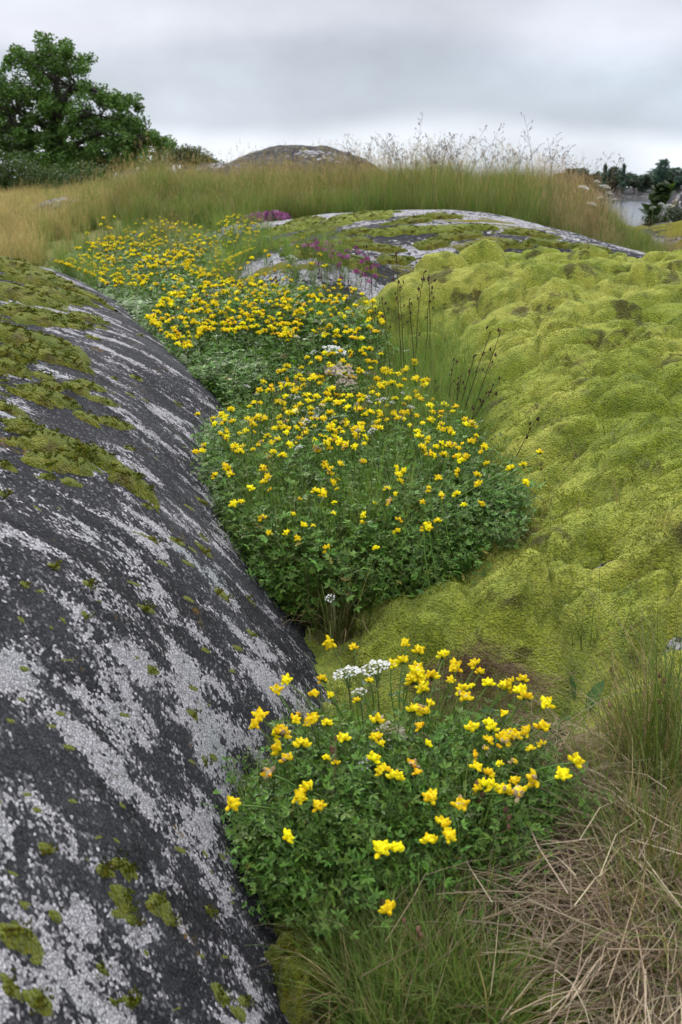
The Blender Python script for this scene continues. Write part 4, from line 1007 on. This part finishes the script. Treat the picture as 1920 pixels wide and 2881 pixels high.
H1 = [(627,1588,'flower head over the rock, second from left in the upper row of the front clump'),(665,1562,'flower head over the rock, just left of the large round head'),(733,1568,'large round head at the upper left of the front clump, left of the white umbels'),(810,1492,'wide head just above the white umbels'),(925,1482,'topmost head of the front clump, over a brownish dead one'),(970,1497,'single head to the right of the topmost one'),(918,1525,'left half of the pair just below the topmost head'),(1013,1512,'small head on its own right of the top pair'),(1042,1535,'lone head leaning right before the green moss'),(1095,1530,'small head at the narrow leaf in the back row'),(1105,1548,'head just under the one at the narrow leaf'),(972,1565,'biggest bright cluster in the upper middle of the front clump',1),(985,1582,'head merging with the lower edge of the biggest upper cluster'),(1060,1590,'wide head right of the biggest upper cluster, upper one'),(1060,1610,'wide head right of the biggest upper cluster, lower one'),(1120,1575,'flat head between the lone head and the double head'),(1185,1570,'double head at the upper right of the front clump',1),(1205,1590,'drooping head right below the double head at the upper right'),(1250,1622,'squarish head at the right rim of the front clump, upper one'),(1250,1675,'head at the right rim of the front clump, below the squarish one'),
(593,1648,'outermost left head over the rock, upper of a close pair'),(587,1668,'outermost left head over the rock, lower of a close pair'),(650,1680,'big head over the rock, right of the outermost left pair',1),(710,1662,'large yellow head over the rock edge in the upper left of the front clump',1),(655,1720,'big head over the rock edge, upper of three in a chain',1),(670,1745,'head over the rock edge, lowest of three in a chain'),(985,1640,'upright head in the short grass behind the cream-pink umbel'),(940,1640,None),(900,1530,None),(845,1750,None),(540,1845,'flower leaning farthest left over the dark rock, alone'),(615,1780,'pale half-open head over the rock at the left'),(685,1832,'upper left of three rounded heads in the left half'),(703,1820,None),(723,1858,'rounded drooping head in the left half of the front clump'),(665,1922,'orange-tinted small heads low on the left of the front clump'),(875,1953,'head low in the centre of the front clump'),(988,1838,'orange-yellow head in the middle of the green foliage of the front clump'),(1025,1895,'drooping double head low on the right of the front clump',1),(1040,1920,None),(1130,1780,'largest yellow cluster of all, right side of the front clump',1),(1140,1805,None,1),(1165,1822,None),(1150,1700,None),(1165,1690,'chain of heads leading up from the largest cluster',1),(1235,1790,'creamy yellow head right of the largest cluster'),(1310,1755,'farthest right head of the front clump'),(1290,1785,'small upright head just left of the farthest right one'),(1130,1665,'small flat head above the chain at the right'),(1085,1680,'head left of the chain at the right, over brown litter'),(1190,1828,'pale yellow head under the right end of the largest cluster'),(908,2090,'lone small flower low in front of the dark foliage'),(920,1955,'tiny head right of the low central one'),(870,1660,None),(795,1700,None),(765,1475,'tiny topmost bud left of the white umbels'),(1155,1580,None),(955,1555,None,1),(1215,1605,None),(890,1770,'small head in the centre of the front clump above the dark foliage'),(915,1788,'twin small heads in the centre above the dark foliage')]
H2 = [(450,955),(490,965),(520,1080,'double head at the left rim of the second clump, over the rock',1),(525,1092),(598,1080),(575,1125),(560,1155),(545,1160,'small head lowest on the left rim of the second clump'),(460,1040,'head farthest left of the second clump, low over the lichen',1),(650,1050,None,1),(745,1075,'tall double head in the middle of the second clump',1),(755,1092,None,1),(725,1132,'cluster of four rounded heads low in the middle of the second clump',1),(740,1130),(885,1127,'small single head right of the middle of the second clump'),(910,1075),(920,1092),(835,1065),(625,1225,'string of small heads low on the left of the second clump'),(655,1228),(680,1240),(703,1208),(748,1265,'bright head lowest in the second clump'),(910,1225,'bright head low on the right of the second clump'),(870,1262),(838,1185,'upright narrow head in the lower middle of the second clump'),(1045,1140,'flat bright head at the lower right of the second clump'),(1105,1160,'head at the lower right rim of the second clump against the moss'),(1100,1115),(1010,1100),(1060,1085),(1235,1042,'lone flower farthest right, leaning over the moss dome'),(1208,1070),(1205,1110),(1170,1080),(1095,1095),(935,1085),(1075,1050),(600,1195),(500,1095)]
cen1 = pt(1150, 2250, 1.42); cen2 = pt(960, 1500, 2.35)
for lst, first, cen in ((H1, True, cen1), (H2, False, cen2)):
    for q in lst:
        u, v = q[0]*K, q[1]*K; lb = q[2] if len(q) > 2 else None; big = q[3] if len(q) > 3 else 0
        y = float(cany(v, first))-(.075+.035*float(sst(1700, 1950, q[1])) if first else .09)+rng.normal(0, .008); p = pt(u, v, y)
        g = float(top(p[0], p[1]))
        if p[2] < g+.02: y = y-.1; p = pt(u, v, y)
        t = rng.uniform(.35, .6); rt = np.array([p[0]+(cen[0]-p[0])*t, p[1]+(cen[1]-p[1])*t, 0]); rt[2] = float(top(rt[0], rt[1]))-.005
        flower(p, rt, ('yellow '+lb).replace(' of the front clump', ' of front clump') if lb else ('yellow trefoil head among the others of the front clump' if first else 'yellow trefoil head among the others of the second clump'), None if lb else ('yellow flowers of the front clump' if first else 'yellow flowers of the second clump'),
               rng.integers(0, 6) if lb is None or 'pale' not in lb else 7, rng.uniform(.68, .98)*(1 if first else .85), 2, big*2)
Z2 = [(480,960),(560,900),(640,850),(760,800),(850,800),(950,820),(1000,900),(1080,960),(1130,1030),(1130,1070),(1000,1060),(900,1010),(760,1040),(620,1060),(520,1040)]
Z2b = [(560,1080),(700,1080),(900,1110),(1080,1080),(1100,1190),(900,1240),(650,1200)]
Z3 = [(335,735),(360,690),(440,650),(560,640),(640,660),(700,720),(680,800),(600,770),(480,760),(440,800),(360,800)]
Z3b = [(440,640),(700,620),(850,680),(900,760),(800,800),(700,760),(640,680)]
Z4 = [(130,605),(190,560),(300,530),(420,560),(440,600),(420,690),(320,660),(230,660),(140,635)]
Z4b = [(380,575),(480,525),(560,520),(600,545),(590,600),(520,640),(440,640)]
Z4c = [(180,550),(250,490),(380,500),(480,520),(400,560),(250,570)]
heads = []
Z1 = [(640,1680),(720,1600),(850,1560),(1050,1550),(1220,1620),(1270,1720),(1180,1830),(1000,1800),(820,1780),(680,1760)]
for u, v in in_poly(Z1, 34):
    y = float(cany(v, True))-.07; p = pt(u, v, y); t = .3; rt = np.array([p[0]+(cen1[0]-p[0])*t, p[1]+.05, 0]); rt[2] = float(top(rt[0], rt[1]))
    flower(p, rt, 'smaller yellow trefoil head or bud standing among the bigger ones of the front clump', 'small yellow heads of the front clump', int(rng.choice([0, 2, 4, 6, 7])), rng.uniform(.45, .75), 1)
for z, n, lab in ((Z2, 330, 2), (Z2b, 26, 2), (Z3, 330, 3), (Z3b, 150, 3), (Z4, 330, 4), (Z4b, 210, 4), (Z4c, 60, 4)):
    uv = in_poly(z, n)
    for u, v in uv: heads.append((u, v, lab))
heads = np.array(heads); hy = cany(heads[:, 1], False)*(1+rng.normal(0, .015, len(heads)))-.08
order = np.argsort(hy); LAB = {2: ('yellow trefoil head in the dense upper part of the second clump', 'yellow flowers in the upper second clump'), 3: ('yellow trefoil head of the third clump, farther up the gully', 'yellow flowers of the third clump'), 4: ('small yellow flower of the field at the back', 'yellow flowers of the back field')}
rest = []
for i in order:
    u, v, lab = heads[i]; y = hy[i]; p = pt(u, v, y); g = float(top(p[0], p[1])); p[2] = max(p[2], g+.05)
    if n_things[0] < 300:
        rt = np.array([p[0]+rng.normal(0, .03), p[1]+rng.uniform(0, .07), 0]); rt[2] = float(top(rt[0], rt[1]))
        flower(p, rt, LAB[lab][0], LAB[lab][1], int(rng.choice([0, 1, 2, 3, 4, 5, 6, 7], p=[.16, .16, .16, .14, .14, .12, .07, .05])), rng.uniform(.42, .85), 0)
    else: rest.append(p)
def stemmed(hm, seed):
    mb = MB(); me = hm; n = len(me.vertices); co = np.zeros(n*3, np.float32); me.vertices.foreach_get('co', co)
    col = np.zeros(n*4, np.float32); me.color_attributes['Col'].data.foreach_get('color', col)
    for k in (3, 4):
        f = np.array([list(p.vertices) for p in me.polygons if len(p.vertices) == k])
        if len(f): mb.add(co.reshape(-1, 3), f, col.reshape(-1, 4)[:, :3])
    r = np.random.default_rng(seed); tube(mb, [[0, 0, 0], [r.normal(0, .01), r.normal(0, .01), -.08], [r.normal(0, .02), r.normal(0, .02), -.18]], .0012, 3, (.10, .17, .04))
    return mb.mesh('stemmed_head', PET)
SH = proto_set('stemmed_heads', [stemmed(HD[i], i) for i in (0, 1, 2, 3, 4, 6)])
rest = np.array(rest)
scatter('trefoil_flowers', 'hundreds of small yellow trefoil heads of the third clump and the field at the back', SH, rest, lean_rot(len(rest), .3), rng.uniform(.55, .95, len(rest)))
print('flower things', n_things, 'rest', len(rest))
# ------------------------------------------------------------------ white umbels, pink flowers, dead stems
def umbel(seed, R0, c, n=60, dome=.35):
    r = np.random.default_rng(seed); mb = MB(); st = MB()
    for k in range(9):
        a = k*2.4; q = R0*.75*math.sqrt((k+.5)/9); tube(st, [[0, 0, -R0*1.1], [q*.5*math.cos(a), q*.5*math.sin(a), -R0*.5], [q*math.cos(a), q*math.sin(a), -R0*.1]], .0006, 3, (.12, .17, .06))
    for k in range(n):
        q = R0*math.sqrt(r.random()); a = r.random()*6.283; p = np.array([q*math.cos(a), q*math.sin(a), R0*dome*(1-(q/R0)**2)+r.normal(0, R0*.05)])
        s = R0*.13*r.uniform(.7, 1.2); m = 5; pts = [p]
        for j in range(m): pts.append(p+np.array([math.cos(j*1.257+a)*s, math.sin(j*1.257+a)*s, r.normal(0, s*.4)]))
        mb.add(pts, [[0, 1+j, 1+(j+1) % m] for j in range(m)], np.array(c)*r.uniform(.8, 1.1))
    return mb.mesh('umbel', WHI, False), st.mesh('umbel_rays', STEM)
UW = umbel(1, .02, (.75, .75, .70), 70); UC = umbel(2, .022, (.52, .44, .34), 80, .8); US = umbel(3, .012, (.72, .70, .66), 40, .5); UB = umbel(4, .015, (.24, .16, .10), 50, .7)
def white(u, v, y, m, sc_, label, group=None, tilt=(0, 0), cat='white flower'):
    y = y-.07 if y < 2 else y-.16
    p = pt(u*K, v*K, y); g = float(top(p[0], y+.03)); root = np.array([p[0], y+.03, g]); p[2] = max(p[2], g+.03)
    mb = MB(); t = np.linspace(0, 1, 6)[:, None]; Q = (p-root)*t+np.array([.008, 0, 0])*np.sin(t*3.14)
    Q[-1, 2] -= .005; tube(mb, Q, .0014, 4, (.10, .15, .05), (.16, .2, .08)); o = mb.obj('umbel_stem', STEM, loc=tuple(root)); tag(o, label, cat, group)
    h = link('umbel', m[0], o, tuple(p-root), (.25+tilt[0], tilt[1], rng.random()*6), sc_); link('umbel_rays', m[1], h)
for a in [(797,1548,1.50,UW,1.15,'white umbel behind the yellow heads in the front clump, left of the pair'),(862,1536,1.52,UW,1.2,'white umbel of the front clump, right of the pair'),(826,1592,1.45,US,1.1,'small whitish head just below the pair of white umbels'),
          (897,1690,1.38,UC,1.15,'cream-pink domed head in the middle of the front clump'),(846,1757,1.30,US,1.2,'small cream head below the cream-pink domed one'),(970,1698,1.36,UB,.8,'brown withered head beside the cream-pink one'),(1215,1735,1.4,UB,1.2,'brown withered head at the right of the front clump'),
          (760,1375,2.0,US,1.0,'lone small white head in the gap between the clumps'),(726,950,3.0,UW,2.3,'broad white umbel in the upper second clump'),(770,806,3.35,UW,2.0,'whitest flat umbel above the big cream one'),
          (784,868,3.1,UC,2.3,'big cream umbel, largest pale head of the second clump'),(795,890,3.05,UC,1.6,'cream umbel tucked under the biggest one'),(690,885,3.1,UB,2.0,'brownish fading umbel left of the big cream one'),(650,905,3.1,UB,1.6,'brownish fading umbel, leftmost in the second clump'),
          (672,915,3.05,US,1.8,'small white umbel below the brownish ones'),(672,692,4.6,US,2.2,'white umbel between the third clump and the pink flowers'),(614,562,5.6,US,2.2,'white flower at the left edge of the middle hump'),(610,552,5.9,UC,1.5,'cream flower just above the middle hump left edge')]:
    white(*a)
for i in range(46):
    u, v = in_poly([(120,520),(300,500),(560,520),(700,640),(760,800),(950,900),(1000,960),(700,1050),(560,980),(400,640)], 1)[0]/K
    white(u, v, float(cany(v*K, False))-.02, [US, US, UB][i % 3], rng.uniform(.5, 1.1), ['tiny whitish flower scattered among the yellow ones', 'tiny whitish flower scattered among the yellow ones', 'tiny brown withered head scattered among the yellow ones'][i % 3], ['tiny whitish flowers', 'tiny whitish flowers', 'withered brown heads'][i % 3])
for i, (u, v) in enumerate([(1390,430),(1372,418),(1400,445),(1342,432),(1380,455),(1410,460),(1360,470),(1500,478),(1520,470),(1535,475)]):
    white(u, v, 7.2, US if i % 3 else UW, 1.9, 'pale flat flower head over the grass before the water', 'pale flowers before the water')
def pink_head(seed, c, n=26, R0=.012):
    r = np.random.default_rng(seed); mb = MB()
    for k in range(n):
        p = r.normal(0, 1, 3); p /= np.linalg.norm(p); p[2] = abs(p[2])*1.1; p = p*R0*r.uniform(.6, 1.1)
        t = r.normal(0, 1, (2, 3)); t *= R0*.36; mb.add([p-t[0], p+t[1], p+t[0], p-t[1]], [[0, 1, 2, 3]], np.array(c)*r.uniform(.6, 1.25))
    return mb.mesh('pink_head', WHI, False)
PK = [pink_head(1, (.36, .09, .26)), pink_head(2, (.46, .19, .36)), pink_head(3, (.26, .07, .18))]
for i in range(44):
    u, v = in_poly([(700,690),(760,650),(850,645),(870,680),(820,720),(720,725)], 1)[0]
    y = 4.5+rng.normal(0, .1); p = pt(u, v, y); g = float(top(p[0], y)); p[2] = max(p[2], g+.06); mb = MB()
    tube(mb, [[0, 0, 0], [.006, 0, (p[2]-g)*.5], [0, 0, p[2]-g]], .0014, 3, (.09, .12, .04)); o = mb.obj('pink_flower_stem', STEM, loc=(p[0], y, g))
    tag(o, 'pink-purple flower on a thin stem beside the left foot of the middle hump', 'pink flower', 'pink flowers below the middle hump'); link('flower_head', PK[i % 3], o, (0, 0, p[2]-g), (0, 0, i), rng.uniform(.5, 1.0))
uv = in_poly([(540,515),(575,492),(640,490),(672,500),(640,512),(580,522)], 190); Yp = 6.45+rng.normal(0, .1, 190); P = ptv(uv[:, 0], uv[:, 1], Yp)
mb = MB()
for k in range(190):
    g = float(top(P[k, 0], P[k, 1])); tube(mb, [[P[k, 0]+rng.normal(0, .02), P[k, 1], g], [P[k, 0], P[k, 1], P[k, 2]]], .002, 3, (.06, .09, .03))
e = mb.obj('heather_patch', STEM); tag(e, 'low mat of magenta flowers at the top left edge of the middle hump', 'flower patch')
hc = proto_set('mat_heads', PK); o = scatter('blossom', None, hc, P, lean_rot(190, .3), rng.uniform(.8, 1.35, 190), kind='stuff', parent=e)
# dark dead stems with brown seed capsules
DS = [(925,905,912,590,3.2),(935,880,918,660,3.2),(950,900,970,625,3.3),(905,900,880,690,3.2),(975,900,988,650,3.3),(990,880,985,640,3.4),(870,860,845,570,3.6),(960,930,940,690,3.1),(1040,960,1090,820,2.75),(1050,970,1120,905,2.7),(1055,975,1135,885,2.7),(1045,965,1125,770,2.75),(1065,985,1150,765,2.7),(1035,960,1060,870,2.8),(1030,955,1040,830,2.9),
      (640,760,632,640,4.3),(735,760,715,690,4.2),(760,780,735,620,4.1),(805,770,800,650,4.2),(520,880,545,905,3.1),(700,820,680,745,3.7),(860,800,872,700,3.8),(990,1010,1000,880,2.9),(1150,1130,1235,960,2.45)]
def deadstem(u0, v0, u1, v1, y, label, group, c1=(.055, .05, .03), c2=(.07, .04, .03), r0=.0016, caps=5, hc=(.085, .045, .035)):
    p0 = pt(u0*K, v0*K, y); p0[2] = min(p0[2], float(top(p0[0], y))+.1); p0[2] = float(top(p0[0], y))-.005; p1 = pt(u1*K, v1*K, y-.02)
    L_ = p1-p0; t = np.linspace(0, 1, 8)[:, None]; Q = L_*t+np.array([-L_[0]*.25, 0, .02])*t*(1-t)+rng.normal(0, .002, (8, 3))*t
    mb = MB(); tube(mb, Q, np.linspace(r0, r0*.5, 8), 4, c1, c2); o = mb.obj('dead_stem', DRY, loc=tuple(p0)); tag(o, label, 'dead stem', group)
    hd = MB()
    for k in range(caps):
        i = 7-min(3, k//2); q = Q[i]+rng.normal(0, .010, 3)*(k > 0); d = rng.normal(0, .3, 3)+[0, 0, 1]; d /= np.linalg.norm(d); s = rng.uniform(.7, 1.2)
        if k: tube(hd, [Q[i]-[0, 0, .012], q], .0006, 3, c2)
        tube(hd, [q, q+d*.003*s, q+d*.007*s, q+d*.011*s], [.0008, .0032*s, .0030*s, .0008], 5, np.array(hc)*rng.uniform(.7, 1.3))
    x = hd.obj('seed_head', DRY, o); return o
for i, d in enumerate(DS):
    lb = {0: 'tallest dark stem with a brown seed head beside the moss dome', 12: 'dark branching dead stem leaning right over the moss dome', 19: 'thin dead stem with small capsules sticking out left over the rock', 23: 'bent thin stem leaning over the moss, lowest of the dark stems', 15: 'dark brown seed spike standing in the third clump'}.get(i)
    deadstem(*d, lb or 'dark dry stem with brown capsules rising out of the flowers', None if lb else 'dark dry stems among the flowers')
for d, lb in [((750,2000,775,1700,1.2), 'long pale straw-coloured stalk crossing the left of the front clump'), ((1060,2100,1110,1800,1.18), 'long reddish-brown stalk at the right of the front clump'), ((885,2200,880,2080,1.08), 'short reddish stem under the lone low flower'), ((1075,2150,1160,1870,1.16), 'thin straw stalk leaning right out of the front clump'), ((1000,2353,960,2150,1.0), 'reddish stem in the foreground grass at the bottom'), ((600,1650,760,2250,1.1), None), ((1440,2100,1440,1640,1.36), 'tall slim pinkish grass stalk before the moss at the right edge'), ((1500,2150,1520,1560,1.34), 'tallest pinkish grass stalk at the right edge')]:
    if lb: deadstem(*d, lb, None, (.30, .20, .11) if 'straw' in lb or 'pinkish' in lb else (.22, .09, .05), (.35, .25, .15) if 'straw' in lb else (.28, .14, .09), .0011, 3, (.25, .14, .09))
# broad leaves
def broad(u, v, y, L_, W_, lean, az, label, c=(.05, .13, .03)):
    p = pt(u*K, v*K, y); z = float(top(p[0], y)); n = 9; V = []
    for i in range(n):
        t = i/(n-1); wd = W_*math.sin(math.pi*min(1, t*.93+.06))**.8*.5; o = L_*lean*t**1.6; h = L_*math.sqrt(max(.1, 1-lean**2*.8))*t
        cx = math.cos(az)*o; cy = math.sin(az)*o; sx, sy = -math.sin(az+.5), math.cos(az+.5)
        for s in (-1, -.5, 0, .5, 1): V.append([cx+sx*wd*s, cy+sy*wd*s, h+abs(s)*wd*.35+.0015*math.sin(t*22+s*3)])
    mb = MB(); mb.add(V, grid_faces(n, 5), c); o = mb.obj('broad_leaf', FOL, loc=(p[0], y, z-.003)); tag(o, label, 'leaf')
for a in [(1345,2160,1.17,.075,.014,.35,1.2,'upright lance-shaped green leaf standing in the straw at the lower right'),(1345,1725,1.52,.06,.022,.55,.6,'broad green leaf in front of the moss, upper right of the front clump'),(1315,1680,1.56,.045,.018,.45,1.9,'broad upright leaf left of the one before the moss'),(1280,2075,1.2,.035,.02,.85,-2.2,'rounded leaf lying in the straw'),
          (1215,2050,1.2,.04,.022,.8,-1.4,'rounded leaf at the lower right rim of the front clump'),(1095,1530,1.6,.03,.008,.5,2.6,'narrow leaf in the back row of the front clump'),(1290,2170,1.16,.04,.02,.85,-.8,'pair leaf lying on the moss in the straw, lower right'),(950,1720,1.3,.05,.02,.7,-1.4,'fresh leaf in the middle of the front clump')]:
    broad(*a)
# small charred stub by the third clump
q = hit(lz, 320*K, 692*K, 2); 
p = pt(318*K, 690*K, 4.7); mb = MB(); tube(mb, [[0, 0, 0], [.01, 0, .05], [.03, .01, .09], [.045, .01, .10]], [.03, .034, .022, .004], 6, (.012, .010, .010)); tube(mb, [[0, 0, .03], [-.04, 0, .05], [-.06, 0, .03]], [.018, .014, .004], 5, (.014, .012, .011))
o = mb.obj('charred_stub', DRY, loc=(p[0], 4.7, float(top(p[0], 4.7))-.01)); tag(o, 'small black charred stub at the edge of the back flower field', 'wood stub')
